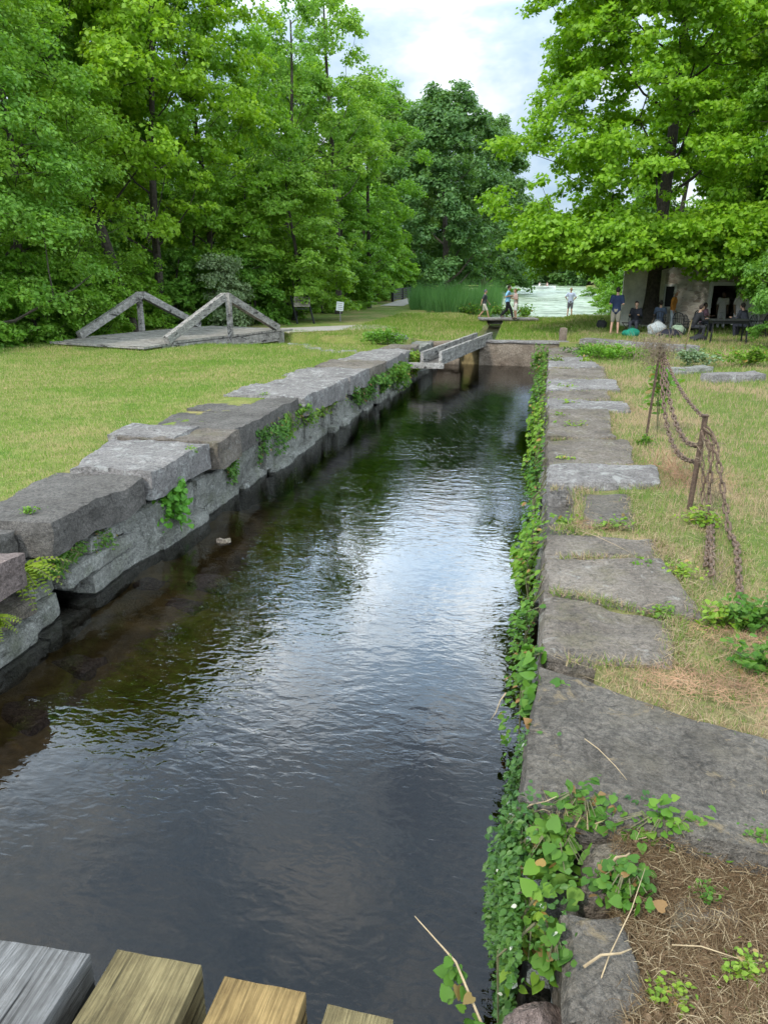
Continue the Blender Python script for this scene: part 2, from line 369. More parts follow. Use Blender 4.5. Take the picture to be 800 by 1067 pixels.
def pond_mat():
    m, nt, out = new_mat('duckweed_pond'); co = wcoord(nt)
    n1 = noisen(nt, co, 1, 5, .6, .8, (.10, .16, 1)); n2 = noisen(nt, co, 1.1, 5, .65)
    b = N(nt, 'ShaderNodeBump'); b.inputs['Strength'].default_value = .1; b.inputs['Distance'].default_value = .01; nt.links.new(n2, b.inputs['Height'])
    g = nt.nodes.new('ShaderNodeBsdfPrincipled'); g.inputs['Base Color'].default_value = (.02, .03, .02, 1); g.inputs['Roughness'].default_value = .08
    nt.links.new(b.outputs[0], g.inputs['Normal'])
    p = nt.nodes.new('ShaderNodeBsdfPrincipled'); p.inputs['Roughness'].default_value = .45
    c = ramp(nt, n2, [(.35, (.23, .31, .17)), (.65, (.37, .43, .29))]).outputs[0]; nt.links.new(c, p.inputs['Base Color'])
    f = ramp(nt, n1, [(.34, .3), (.56, 1)]).outputs[0]
    f2 = ramp(nt, n2, [(.4, .2), (.6, 1)]).outputs[0]; ff = mixc(nt, .5, f, f2)
    mx = nt.nodes.new('ShaderNodeMixShader'); nt.links.new(ff, mx.inputs[0]); nt.links.new(g.outputs[0], mx.inputs[1]); nt.links.new(p.outputs[0], mx.inputs[2])
    nt.links.new(mx.outputs[0], out.inputs[0]); return m
w = MB(); py = [48, 60, 80, 110, 150, 220, 301]
vs = []
for y in py: vs += [(float(pond_l(y))-2.5, y, .6), (float(pond_r(y))+2.5, y, .6)]
w.add(vs, [(2*i, 2*i+1, 2*i+3, 2*i+2) for i in range(len(py)-1)])
tag(w.build('pond_water', pond_mat()), 'pale pond water partly covered by duckweed beyond the lawn', kind='structure')
w = MB(); ysr = list(range(30, 49, 2))+[49.5]; vs = []
for y in ysr: vs += [(stream_x(y)-.45, y-.05, .62), (stream_x(y)+.45, y-.05, .62)]
w.add(vs, [(2*i, 2*i+1, 2*i+3, 2*i+2) for i in range(len(ysr)-1)])
tag(w.build('stream_water', water_mat('stream_surface', vol=False)), 'narrow stream running from the pond to the flume', kind='structure')

# ------------------------------------------------------------------ stones
def stone(poly, z0, z1, seed, res=.11, amp=.02, rnd=.045, tilt=(0, 0), batter=0):
    """irregular block from a 4-corner plan: every face is a displaced grid, edges worn round"""
    P4 = [Vector((p[0], p[1], 0)) for p in poly]
    L = max((P4[1]-P4[0]).length, (P4[2]-P4[3]).length); W = max((P4[3]-P4[0]).length, (P4[2]-P4[1]).length); Hh = z1-z0
    nu, nv, nw = (max(2, min(26, int(q/res)+1)) for q in (L, W, Hh))
    idx = {}; V = []; Fc = []
    cx = sum((p for p in P4), Vector())/4
    def vert(i, j, k):
        key = (i, j, k)
        if key in idx: return idx[key]
        u, v, ww = i/nu, j/nv, k/nw
        p = (P4[0]*(1-u)+P4[1]*u)*(1-v)+(P4[3]*(1-u)+P4[2]*u)*v
        z = z0+Hh*ww
        eu = min(u, 1-u)*L; ev = min(v, 1-v)*W; ew = (1-ww)*Hh
        ds = sorted((eu, ev, ew)); q = 0
        if ds[1] < rnd: q = (rnd-ds[1])
        c = Vector((cx.x, cx.y, z)); pos = Vector((p.x, p.y, z))
        dirc = Vector((cx.x-p.x, cx.y-p.y, (z0+z1)/2-z)).normalized()
        pos += dirc*q*.6
        pos.z += tilt[0]*(p.x-cx.x)+tilt[1]*(p.y-cx.y)
        nz = mnoise.noise_vector(pos*1.7+Vector((seed*3.1, seed*1.7, 0)))*amp*1.6
        nz += mnoise.noise_vector(pos*6+Vector((seed, 0, seed)))*amp*.8
        nz += mnoise.noise_vector(pos*19+Vector((seed, 5, seed)))*amp*.35
        pos += nz
        if batter: pos.x += batter*(1-ww)
        idx[key] = len(V); V.append(pos); return idx[key]
    for i in range(nu):
        for j in range(nv):
            Fc.append((vert(i, j, nw), vert(i+1, j, nw), vert(i+1, j+1, nw), vert(i, j+1, nw)))
    for k in range(nw):
        for i in range(nu):
            Fc.append((vert(i, 0, k), vert(i+1, 0, k), vert(i+1, 0, k+1), vert(i, 0, k+1)))
            Fc.append((vert(i+1, nv, k), vert(i, nv, k), vert(i, nv, k+1), vert(i+1, nv, k+1)))
        for j in range(nv):
            Fc.append((vert(0, j+1, k), vert(0, j, k), vert(0, j, k+1), vert(0, j+1, k+1)))
            Fc.append((vert(nu, j, k), vert(nu, j+1, k), vert(nu, j+1, k+1), vert(nu, j, k+1)))
    me = bpy.data.meshes.new('stone'); me.from_pydata(V, [], Fc); me.update(); return me
def ss_obj(name, poly, z0, z1, seed, mat, parent=None, smooth=False, **kw):
    return link(name, stone(poly, z0, z1, seed, **kw), mat, parent, smooth)
rng = random.Random(5)
# left lock wall
LW = empty('lock_wall', (-5.2, 12, 0), 0, 'stone lock wall of large coping blocks beside the mown left lawn', 'stone wall')
def kid(o, par):
    o.parent = par; o.matrix_parent_inverse = Matrix.Translation(-Vector(par.location)); return o
lb = [(-1.5, .4, 'A', 0, 0), (.4, 2.2, 'D', 0, 0), (2.2, 3.7, 'A', .0, 0), (3.7, 5.42, 'D', .16, -.06), (5.44, 6.02, 'B', -.36, -.05), (6.04, 7.86, 'B', .0, -.02), (7.9, 9.62, 'C', .06, .03),
      (9.64, 10.5, 'A', .16, .04), (10.52, 12.25, 'B', -.02, -.02), (12.27, 13.9, 'B', -.06, -.03), (13.93, 15.5, 'C', .03, .02), (15.52, 17.0, 'C', 0, 0), (17.02, 18.7, 'C', .03, .01),
      (18.72, 20.5, 'A', 0, 0), (20.53, 22.4, 'C', .02, .0), (22.42, 24.2, 'C', 0, -.01), (24.22, 25.6, 'A', -.02, 0)]
def back_x(y): return float(np.interp(y, [-2, 5, 6.6, 8.1, 11.4, 14.8, 21.2, 25.1], [-5.7, -5.62, -5.62, -5.82, -6.4, -6.2, -5.85, -5.2]))
for k, (y0, y1, mt, dx, dz) in enumerate(lb):
    f0 = float(left_edge(np.array(y0)))+dx+.04; f1 = float(left_edge(np.array(y1)))+dx+.04
    b0 = back_x(y0)-rng.uniform(-.08, .14); b1 = back_x(y1)-rng.uniform(-.08, .14)
    j0, j1 = rng.uniform(-.05, .05), rng.uniform(-.05, .05)
    kid(ss_obj('coping_stone', [(b0, y0+j0), (b0*.0+f0, y0), (f1, y1), (b1, y1+j1)], (.70 if y0 < 9 else .64)+dz, 1.05+dz, k+1, M['stone'+mt], amp=.028, rnd=.03, res=.09,
               tilt=(rng.uniform(-.02, .02), rng.uniform(-.012, .012))), LW)
# second half of the double stone at the step
kid(ss_obj('coping_stone', [(-6.35, 9.66), (-5.2, 9.68), (-5.2, 10.5), (-6.4, 10.55)], .95, 1.13, 77, M['stoneC'], amp=.025), LW)
y = -1.5; k = 100
while y < 25.5:
    L = rng.uniform(.7, 1.5); e = float(left_edge(np.array(y)))
    if y < 7.4:   # rough flat slabs stepping out to the water
        hs = [(-.5, -.02, .08), (-.02, .24, .03), (.25, .44, -.04), (.45, .66, -.10)] if k % 2 else [(-.5, .1, .06), (.1, .40, .0), (.41, .66, -.08)]
        for (z0, z1, o) in hs:
            o += rng.uniform(-.08, .1); jj2 = rng.uniform(-.3, .3)
            kid(ss_obj('face_stone', [(e-.75, y+jj2), (e+o, y+jj2), (e+o+rng.uniform(-.08, .08), y+L+jj2-.06), (e-.75, y+L+jj2-.06)], z0, z1-.035, k, M['stoneF' if rng.random() < .6 else 'stoneA'], amp=.026, rnd=.03, res=.07), LW); k += 1
    else:
        o = rng.uniform(-.07, .03)
        kid(ss_obj('face_stone', [(e-.8, y), (e+o, y), (e+o+rng.uniform(-.05, .05), y+L-.07), (e-.8, y+L-.07)], .05+rng.uniform(-.05, .05), .60, k, M['stoneF'], amp=.035, rnd=.04), LW); k += 1
        o += rng.uniform(.03, .15)
        kid(ss_obj('face_stone', [(e-.8, y+.2), (e+o, y+.2), (e+o+rng.uniform(-.07, .07), y+L+.14), (e-.8, y+L+.14)], -.5, .12+rng.uniform(-.06, .08), k, M['stoneF'], amp=.04, rnd=.05), LW); k += 1
    y += L
# big pale face block below the granite coping
kid(ss_obj('face_stone', [(-5.3, 7.5), (-4.78, 7.5), (-4.66, 8.75), (-5.3, 8.75)], -.35, .62, 400, M['stoneF'], amp=.035, rnd=.06, res=.09), LW)

# right lock wall
RW = empty('lock_wall', (.7, 12, 0), 0, 'stone lock wall with a walkway of worn slabs on the right bank', 'stone wall')
rb = [  # (photo corners on the coping top: near-front, near-back, far-back, far-front), material, dz
    ((536, 834), (840, 900), (812, 775), (562, 690), 'slate', 0),
    ((562, 684), (705, 694), (702, 640), (566, 613), 'stoneA', -.02),
    ((566, 610), (722, 612), (692, 584), (567, 579), 'stoneA', .0),
    ((567, 577), (694, 582), (686, 560), (568, 552), 'stoneA', -.02),
    ((606, 548), (664, 548), (660, 512), (606, 510), 'slate', -.03),
    ((568, 549), (604, 549), (604, 508), (569, 508), 'stoneB', -.22),
    ((569, 506), (690, 506), (684, 486), (569, 485), 'stoneC', .03),
    ((569, 484), (662, 484), (655, 458), (570, 457), 'stoneA', .0),
    ((570, 456), (640, 455), (634, 428), (570, 427), 'stoneA', .02),
    ((570, 426), (657, 426), (652, 417), (570, 416), 'stoneC', .01),
    ((570, 415), (636, 415), (634, 407), (570, 407), 'stoneA', .0),
    ((570, 406), (646, 406), (641, 395), (570, 395), 'stoneC', .02),
    ((570, 394), (633, 394), (630, 383), (571, 383), 'stoneA', .0),
    ((571, 382), (628, 382), (612, 373), (571, 373), 'stoneC', .01),
    ((571, 372), (614, 372), (606, 362), (571, 362), 'stoneA', .0)]
slab_polys = []
for k, (A_, B_, C_, D_, mt, dz) in enumerate(rb):
    P_ = [at(p[0], p[1], 1.05) for p in (A_, B_, C_, D_)]
    if k in (2, 3) or k >= 7:
        q = slab_polys[k-1]; P_[0].y = q[3][1]+.025; e_ = q[2][1]-q[3][1]; P_[1].y = q[3][1]+.03+e_*min(1.3, P_[1].x/max(.5, q[2][0]))
        P_[1].y = min(P_[1].y, P_[2].y-.12)
    y0 = P_[0].y; y1 = P_[3].y
    poly = [(p.x, p.y) for p in P_]; slab_polys.append(poly)
    # near-front -> near-back -> far-back -> far-front
    kid(ss_obj('coping_stone', poly, .62+min(0, dz), 1.055+dz, 200+k, M[mt], amp=.028 if k else .018, res=.09, rnd=.05,
               tilt=(rng.uniform(-.01, .02), rng.uniform(-.008, .008))), RW)
y = 2.95; k = 300
while y < 29:
    L = rng.uniform(.7, 1.3)
    for (z0, z1, o) in ((-.7, .02, .02), (.03, .33, .05), (.34, .60, .03)):
        o += rng.uniform(-.05, .05); j2 = rng.uniform(-.15, .15)
        kid(ss_obj('face_stone', [(.05+o, y+j2), (.8, y+j2), (.8, y+L-.03+j2), (.05+o, y+L-.03+j2)], z0, z1-.01, k, M['stoneF'], amp=.03, res=.14), RW); k += 1
    y += L
y = -2.0
while y < 2.9:
    L = min(rng.uniform(.7, 1.1), 2.95-y+.02)
    if L < .2: break
    for (z0, z1, o) in ((-.7, .02, .1), (.03, .33, .18), (.34, .60, .3)):
        o += rng.uniform(-.05, .05)
        kid(ss_obj('face_stone', [(.05+o, y), (.9, y), (.9, y+L-.03), (.05+o, y+L-.03)], z0, z1-.01, k, M['stoneF'], amp=.05, res=.12, rnd=.08), RW); k += 1
    y += L

# head wall across the upper end
hw = MB(); W0 = empty('head_wall', (-.9, 29.3, 0), 0, 'brown concrete wall closing the upper end of the canal lock', 'wall')
kid(ss_obj('wall_body', [(-2.55, 29.1), (.75, 29.1), (.75, 29.55), (-2.55, 29.55)], -1.2, .86, 501, M['conc'], amp=.02, res=.2, rnd=.03), W0)
kid(ss_obj('wall_cap', [(-2.6, 29.05), (.8, 29.05), (.8, 29.62), (-2.6, 29.62)], .862, .93, 502, M['stoneC'], amp=.012, res=.2, rnd=.02), W0)
W1 = empty('return_wall', (-4, 29, 0), 0, 'low mossy stone wall behind the wooden flume at the lock head', 'stone wall')
for q, (a0, a1, z0, z1) in enumerate(((-5.3, -4.2, -1.2, .3), (-4.18, -3.3, -1.2, .2), (-5.2, -4.5, .31, .82), (-4.48, -3.25, .31, .85), (-3.28, -2.62, -1.2, .45))):
    yy = 29.2+.5*(a1 > -2.8)
    kid(ss_obj('wall_stone', [(a0, yy), (a1, yy), (a1, yy+.6), (a0, yy+.6)], z0, z1, 510+q, M['conc' if q % 2 else 'stoneF'], amp=.04, res=.18), W1)
for q, (y0, y1) in enumerate(((25.65, 27.1), (27.12, 28.4), (28.42, 29.3))):
    kid(ss_obj('wall_stone', [(-5.2, y0), (-4.35, y0), (-4.35, y1), (-5.2, y1)], -1.2, .86, 520+q, M['stoneF'], amp=.04, res=.18), W1)

# loose stones
def loose(label, poly, z0, z1, seed, mat, name='stone_slab', amp=.03, cat='stone', group=None, rnd=.06, tilt=(0, 0)):
    cx = sum(p[0] for p in poly)/4; cy = sum(p[1] for p in poly)/4
    o = ss_obj(name, [(p[0], p[1]) for p in poly], z0, z1, seed, M[mat], amp=amp, rnd=rnd, res=.07, tilt=tilt)
    return tag(o, label, cat, group)
def pq(pts, z): return [tuple(at(p[0], p[1], z))[:2] for p in pts]
loose('flat grey wedge-shaped stone lying under vines in the near right corner', pq([(598, 1085), (690, 1060), (640, 950), (572, 950)], .9), .62, .93, 601, 'slate', tilt=(.06, .05))
loose('small pale grey stone poking out of the vines below the large slab', pq([(612, 925), (668, 905), (650, 870), (605, 878)], .95), .7, .98, 602, 'stoneA', rnd=.07)
loose('flat grey stone half buried in dry grass right of the vines', pq([(690, 965), (790, 965), (770, 925), (700, 925)], .9), .7, .90, 603, 'stoneA')
loose('brown boulder at the water edge in the bottom centre', pq([(500, 1090), (590, 1110), (600, 1040), (530, 1040)], .7), .2, .72, 604, 'stoneD', amp=.06, rnd=.12)
loose('fist-sized tan stone in the dry grass beside the large slab', pq([(672, 915), (712, 925), (705, 900), (680, 895)], .9), .8, .905, 605, 'stoneD', amp=.015, rnd=.04)
# stones in and under the water by the left wall
for q, (px, py, r, zt, lab) in enumerate([(155, 607, .22, -.17, 'rounded tan stone under the water below the fern'), (215, 602, .26, -.2, 'flat greenish stone under the water right of the tan stone'),
        (233, 561, .13, .035, 'small grey stone breaking the water surface near the leafy plant'), (190, 628, .3, -.26, 'broad brown stone deep under the water by the left wall'), (75, 690, .3, -.22, 'mossy brown stone under the water in the lower left shallows'),
        (25, 735, .35, -.24, 'large brown stone under the water at the left edge of view')]):
    p = at(px, py, zt)
    loose(lab, [(p.x-r, p.y-r*.7), (p.x+r, p.y-r*.8), (p.x+r*.9, p.y+r*.8), (p.x-r*.9, p.y+r*.6)], zt-(.35 if q != 2 else .10), zt, 620+q, 'stoneD' if q != 2 else 'stoneA', 'boulder', .04, rnd=.12)
# ledges further off
def ledge(label, pts, zt, h, depth, seed, mat='stoneC', name='stone_ledge'):
    a, b = at(pts[0][0], pts[0][1], zt), at(pts[1][0], pts[1][1], zt); d = (b-a).normalized(); n_ = Vector((-d.y, d.x, 0))*depth
    o = ss_obj(name, [(a.x, a.y), (b.x, b.y), (b.x+n_.x, b.y+n_.y), (a.x+n_.x, a.y+n_.y)], zt-h, zt, seed, M[mat], amp=.025, res=.15)
    return tag(o, label, 'stone')
ledge('long pale stone beam lying at the edge of the shade under the maple', ((603, 352), (722, 361)), 1.22, .26, .5, 640)
ledge('pale stone block lying in the grass at the right edge of view', ((742, 391), (799, 389)), 1.18, .35, .45, 641)
ledge('rough grey stone hidden among weeds right of the leafy sapling', ((702, 384), (744, 382)), 1.15, .3, .4, 642, 'stoneF')
o = ss_obj('stone_post', [(.42, 29.7), (.72, 29.7), (.72, 30.0), (.42, 30.0)], .6, 1.4, 643, M['conc'], amp=.02, res=.12); tag(o, 'short square stone post standing on the lock head wall', 'stone post')
loose('low row of rough grey stones edging the ditch beside the left lawn', pq([(300, 362), (372, 371), (372, 367), (300, 358)], .95), .6, .98, 644, 'stoneF', 'stone_edging', .06)

# footbridge slab over the stream
sb = empty('footbridge', (-2.3, 43.2, .78), 0, 'low pale plank footbridge over the stream where three people walk', 'footbridge')
a_, b_ = at(499, 332, .95), at(559, 332, .95)
m_ = MB(); m_.bar(a_+Vector((0, 0, 0)), b_+Vector((0, 0, 0)), 1.3, .10); kid(m_.build('deck', M['stoneC'], bevel=.02), sb)
m_ = MB(); mid = (a_+b_)/2
m_.bar(mid+Vector((-1.1, 0, -.16)), mid+Vector((1.0, 0, -.16)), .9, .2); kid(m_.build('support_beam', M['stoneB']), sb)

# ------------------------------------------------------------------ timber: flume, bridge, beams
fl = empty('wooden_flume', (-3.4, 26, .8), 0, 'open weathered wooden flume crossing the corner of the lock', 'flume')
A = (at(457, 374, .86)+at(441, 372, .86))/2-Vector((0, 0, .2)); B = (at(511, 352, .95)+at(497, 351, .95))/2-Vector((0, 0, .2)); d = (B-A).normalized(); s_ = Vector((d.y, -d.x, 0)).normalized()
m_ = MB(); m_.bar(A+s_*.30+Vector((0, 0, .2)), B+s_*.30+Vector((0, 0, .2)), .10, .42); kid(m_.build('side_board', M['greywood']), fl)
m_ = MB(); m_.bar(A-s_*.30+Vector((0, 0, .2)), B-s_*.30+Vector((0, 0, .2)), .10, .36); kid(m_.build('side_board', M['greywood']), fl)
m_ = MB(); m_.bar(A, B, .5, .08); kid(m_.build('floor_board', M['stoneB']), fl)
m_ = MB(); m_.bar(A+Vector((-.7, -.15, -.02)), A+Vector((.42, -.1, -.02)), .2, .16); kid(m_.build('cross_beam', M['greywood']), fl)

br = empty('timber_bridge', (-14.5, 27.3, 1.0), 0, 'weathered timber bridge with two peaked side trusses over the ditch', 'bridge')
n0, n1 = at(176, 358, 1.12), at(288, 345, 1.12); f0, f1 = at(86, 351, 1.12), at(212, 336, 1.12)
bd = (n1-n0).normalized(); Ls = (n1-n0).length; sd = Vector((-bd.y, bd.x, 0)); wd = abs((f0-n0).dot(sd))*.86; f0 = n0+sd*wd; f1 = n1+sd*wd
m_ = MB(); L = -1.3
while L < Ls+.9:
    c_ = n0+bd*(L+.11)+sd*(wd/2)+Vector((0, 0, .03 if 0 < L < Ls else -.0)); z_ = .0 if L > -.1 else .055*(L)
    m_.bar(c_-sd*(wd/2+.12)+Vector((0, 0, z_*.45)), c_+sd*(wd/2+.12)+Vector((0, 0, z_*.45)), .2, .07); L += .215
kid(m_.build('deck', M['deckwood']), br)
for P0, P1 in ((n0, n1), (f0, f1)):
    m_ = MB(); m_.bar(P0+Vector((0, 0, -.2)), P1+Vector((0, 0, -.2)), .28, .34); kid(m_.build('side_beam', M['stoneB'] if False else M['greywood']), br)
    pk = P0.lerp(P1, .5)+Vector((0, 0, 1.46)); out_ = Vector((0, 0, 0))
    m_ = MB(); m_.bar(P0+Vector((0, 0, .12))-bd*.1, pk-bd*.06, .22, .26); kid(m_.build('brace', M['greywood']), br)
    m_ = MB(); m_.bar(pk+bd*.06, P1+Vector((0, 0, .12))+bd*.1, .22, .26); kid(m_.build('brace', M['greywood']), br)
    m_ = MB(); q_ = P0.lerp(P1, .5)+(-sd*.14 if P0 is n0 else sd*.14); m_.bar(q_+Vector((0, 0, -.6)), q_+Vector((0, 0, 1.57)), .2, .16); kid(m_.build('post', M['greywood']), br)
m_ = MB(); m_.bar(n0-sd*.1-bd*.2+Vector((0, 0, -.35)), f0+sd*.1-bd*.2+Vector((0, 0, -.35)), .4, .6); kid(m_.build('abutment', M['stoneF']), br); m_ = MB(); m_.bar(n1-sd*.1+bd*.2+Vector((0, 0, -.35)), f1+sd*.1+bd*.2+Vector((0, 0, -.35)), .4, .6)
kid(m_.build('abutment', M['stoneF']), br)

zb = 1.8
beams = [((-40, 951), (95, 990), 'silverwood', 'silver-grey split beam end, widest of the row at the bottom left'),
         ((120, 997), (205, 1017), 'palewood', 'pale greenish tan beam end between the grey and the yellow beams'),
         ((232, 1023), (317, 1041), 'yelwood', 'fresh yellow-orange beam end right of the pale tan one'),
         ((338, 1053), (408, 1073), 'palewood', 'beam end just showing at the bottom edge, right of the yellow one')]
for k, (p, q, mt, lab) in enumerate(beams):
    a, b = at(p[0], p[1], zb), at(q[0], q[1], zb); w_ = b.x-a.x; hh = .2
    nseg = 10; V = []; Fc = []
    rr = random.Random(k+9); ye = max(a.y, b.y)
    me = stone([(-w_/2, -2.6), (w_/2, -2.6), (w_/2, 0), (-w_/2, 0)], -hh, 0, 30+k, amp=.006, rnd=.010, res=.022)
    o = link('bridge_beam', me, M[mt])
    o.location = ((a.x+b.x)/2, 1.235+(-.02, .01, .0, .0)[k], zb+(0, .005, -.005, -.03)[k]); o.rotation_euler = (0, 0, math.radians((3, 2, 0, -1)[k]))
    tag(o, lab, 'wooden beam', 'timber beams of the bridge underfoot')

# ------------------------------------------------------------------ foliage builders
npr = np.random.default_rng(3)
T_RH = (np.array([[0, -.5, 0], [.42, 0, .06], [0, .6, 0], [-.42, 0, .06]]), np.array([[0, 1, 2, 3]]))
T_LEAF = (np.array([[0, -.5, 0], [.36, -.18, .09], [.3, .2, .08], [0, .6, -.04], [-.3, .2, .08], [-.36, -.18, .09]]), np.array([[0, 1, 2, 3], [0, 3, 4, 5]]))
T_IVY = (np.array([[0, -.42, 0], [.5, -.5, .06], [.34, -.05, .05], [.18, .3, .04], [0, .6, -.05], [-.18, .3, .04], [-.34, -.05, .05], [-.5, -.5, .06]]), np.array([[0, 1, 2, 3], [0, 3, 4, 4], [0, 5, 6, 7]]))
T_IVY = (np.array([[0, -.36, 0], [.24, -.5, .05], [.46, -.3, .08], [.44, .0, .07], [.26, .3, .03], [0, .6, -.07], [-.26, .3, .03], [-.44, .0, .07], [-.46, -.3, .08], [-.24, -.5, .05], [0, .1, 0]]), np.array([[0, 1, 2, 3], [0, 3, 4, 10], [10, 4, 5, 6], [0, 10, 6, 7], [0, 7, 8, 9]]))
T_BL = (np.array([[-.5, 0, 0], [.5, 0, 0], [0, 1, 0]]), np.array([[0, 1, 2]]))
def norm(a): return a/np.maximum(np.linalg.norm(a, axis=1, keepdims=True), 1e-9)
def leaves(P, Nn, size, tmpl=T_RH, wid=1.0, D=None, rg=npr):
    n = len(P); Nn = norm(Nn)
    if D is None: D = rg.normal(size=(n, 3))
    D = norm(D-Nn*np.sum(D*Nn, 1, keepdims=True)); S = np.cross(D, Nn)
    size = np.broadcast_to(size, (n,)); wid = np.broadcast_to(wid, (n,))
    tv, tf = tmpl; k = len(tv)
    V = P[:, None, :]+size[:, None, None]*(tv[None, :, 0, None]*S[:, None, :]*wid[:, None, None]+tv[None, :, 1, None]*D[:, None, :]+tv[None, :, 2, None]*Nn[:, None, :])
    Fc = (np.arange(n)*k)[:, None, None]+tf[None]
    return V.reshape(-1, 3), Fc.reshape(-1, tf.shape[1])
def leaf_obj(name, V, Fc, mat, parent=None): return link(name, np_mesh(name, V, Fc), mat, parent)

def tree_meshes(seed, Ht, R, r0, base=.25, lean=(0, 0), nc=110, per=420, lsz=.16, flat=.5, clump=1.1, prof=None, sub=7, up=.9, trunk_split=0, droop=0, thin=.0, space=.62, skirt=0):
    """trunk mesh and crown mesh of one tree; prof(t) gives the relative crown radius at relative height t"""
    rg = np.random.default_rng(seed); rr = random.Random(seed)
    prof = prof or (lambda t: math.sin(PI*min(1, max(0, .12+.86*t)))**.7)
    def axis_pt(z):
        t = z/Ht; return Vector((lean[0]*t+.25*math.sin(t*5+seed), lean[1]*t+.2*math.cos(t*4+seed*2)-.2*math.cos(seed*2), z))-Vector((.25*math.sin(seed), 0, 0))
    mb = MB(); pts = [axis_pt(Ht*q/14) for q in range(14)]
    rad = [r0*(1.35 if q == 0 else 1)*(1-q/14.5)**.8+.02 for q in range(14)]; mb.tube(pts, rad, 9)
    cents = []
    tries = 0
    while len(cents) < nc and tries < nc*30:
        tries += 1
        t = rr.random()**.85 if tries > skirt*3 else rr.random()*.1; z = Ht*(base+(1-base)*t); rmax = R*prof(t)
        rad_ = rmax*math.sqrt(rr.uniform(.04, 1))**.8; an = rr.uniform(0, 2*PI)
        lob = 1+.13*math.sin(3*an+seed)+.1*math.sin(5*an+z*.9)
        a = axis_pt(z); p = Vector((a.x+rad_*lob*math.cos(an), a.y+rad_*lob*math.sin(an), z-droop*rad_/R))
        if any((p-c).length < clump*space for c in cents): continue
        cents.append(p)
    cents.sort(key=lambda c: (c-axis_pt(c.z)).length)
    nodes = []
    for c in cents:
        ax = axis_pt(c.z); hr = math.hypot(c.x-ax.x, c.y-ax.y)
        zt = max(Ht*base*.75, c.z-hr*.75-.3); best = axis_pt(zt); bc = (best-c).length
        br_ = r0*(1-zt/Ht)*.42
        for (q, rq) in nodes:
            dq = (q-c).length
            if dq < bc*.72 and q.z < c.z+.4: best, bc, br_ = q, dq, rq*.75
        br_ = max(.018, min(br_, .16*R/7)); mid = best.lerp(c, .5)+Vector((rr.uniform(-.15, .15), rr.uniform(-.15, .15), -.08*bc))
        mb.tube([best, mid, c], [br_, br_*.7, br_*.35], 5, False); nodes.append((c, br_*.6))
    V = []; Nn = []
    for c in cents:
        sc_ = rr.uniform(.5, 1.35)*clump; n = int(per*sc_*sc_/clump/clump)
        sub_c = rg.normal(size=(sub, 3)); sub_c = norm(sub_c)*rg.uniform(.35, 1, (sub, 1))
        sub_c[:, 2] = sub_c[:, 2]*flat; k = rg.integers(0, sub, n)
        u = norm(rg.normal(size=(n, 3)))*rg.random((n, 1))**.45; u2 = u.copy(); u2[:, 2] *= flat*.7
        out = norm(np.array([[c.x, c.y, 0]])-np.array([[axis_pt(c.z).x, axis_pt(c.z).y, 0]])+1e-6)
        p = sub_c[k]*sc_*.75+u2*sc_*.5
        p[:, 2] -= (p @ out[0])*.22
        V.append(p+np.array(c)[None]); Nn.append(np.array([0, 0, up])[None]+u*.6+rg.normal(size=(n, 3))*.5+out*.3)
    P = np.concatenate(V); Q = np.concatenate(Nn)
    if thin: kk = rg.random(len(P)) > thin; P = P[kk]; Q = Q[kk]
    LV, LF = leaves(P, Q, rg.uniform(.5, 1.5, len(P))*lsz, T_RH, 1.0, None, rg)
    return mb.mesh('trunk'), np_mesh('crown', LV, LF)
def place_tree(meshes, loc, rz, sc_, name, label, leafm, group, cat='tree'):
    root = empty(name, loc, rz, label, cat, group); root.scale = (sc_, sc_, sc_) if not hasattr(sc_, '__len__') else sc_
    a, b = meshes
    for me, nm, mt in ((a, 'trunk', M['bark']), (b, 'crown', leafm)):
        if not me.materials: me.materials.append(mt)
        o = bpy.data.objects.new(nm, me); C.objects.link(o); o.parent = root
        if me.materials[0] != mt:
            o.material_slots[0].link = 'OBJECT'; o.material_slots[0].material = mt
    return root

def gp(px, D, zz=None):
    r = ray(px, 300); t = D/math.hypot(r[0], r[1]); x, y = r[0]*t, r[1]*t
    return Vector((x, y, gz(x, y) if zz is None else zz))
# maple over the right bank
mb_ = at(676, 338, 1.14); MD = mb_.y
def maple_prof(t): return float(np.interp(t, [0, .06, .2, .35, .45, .6, .8, 1], [.72, .9, 1, .93, .84, .86, .8, .45]))
mt_ = tree_meshes(11, 19.5, 6.9, .3, .165, (0, 0), 640, 380, .165, .62, 1.12, maple_prof, 7, .55, droop=.9, space=.6, skirt=170)
place_tree(mt_, mb_, .6, 1, 'maple_tree', 'broad bright green maple shading the group of seated people', M['maple'], None)

place_tree(mt_, gp(905, 34), 2.4, .7, 'maple_tree', 'second bright maple whose branches enter from the right edge', M['maple'], None)
# meshes for the woods
tw1 = tree_meshes(21, 19, 5.2, .24, .38, (-4.0, 0), 105, 330, .17, .7, 1.15, None, 7, .55)
tw2 = tree_meshes(22, 18, 4.4, .2, .26, (.8, .5), 105, 320, .17, .75, 1.1, lambda t: .55+.45*math.sin(PI*t), 7, .55)
tas = tree_meshes(23, 20, 4.2, .2, .2, (.6, 0), 75, 260, .16, .9, .95, lambda t: [.7, .9, 1, .9, .75, .6, .45][min(6, int(t*7))], 6, .6)
tlo = tree_meshes(24, 13, 4.4, .2, .08, (.4, 0), 125, 480, .12, .75, 1.05, lambda t: .75+.35*math.sin(PI*t)-.4*t*t, 8)
tsm = tree_meshes(25, 7.5, 3.1, .12, .1, (.2, 0), 70, 380, .15, .55, .95, lambda t: .6+.5*math.sin(PI*t)-.3*t, 7, droop=.5)
shr = tree_meshes(26, 3.4, 2.0, .06, .02, (0, 0), 42, 330, .12, .7, .7, lambda t: 1-.45*t, 6)
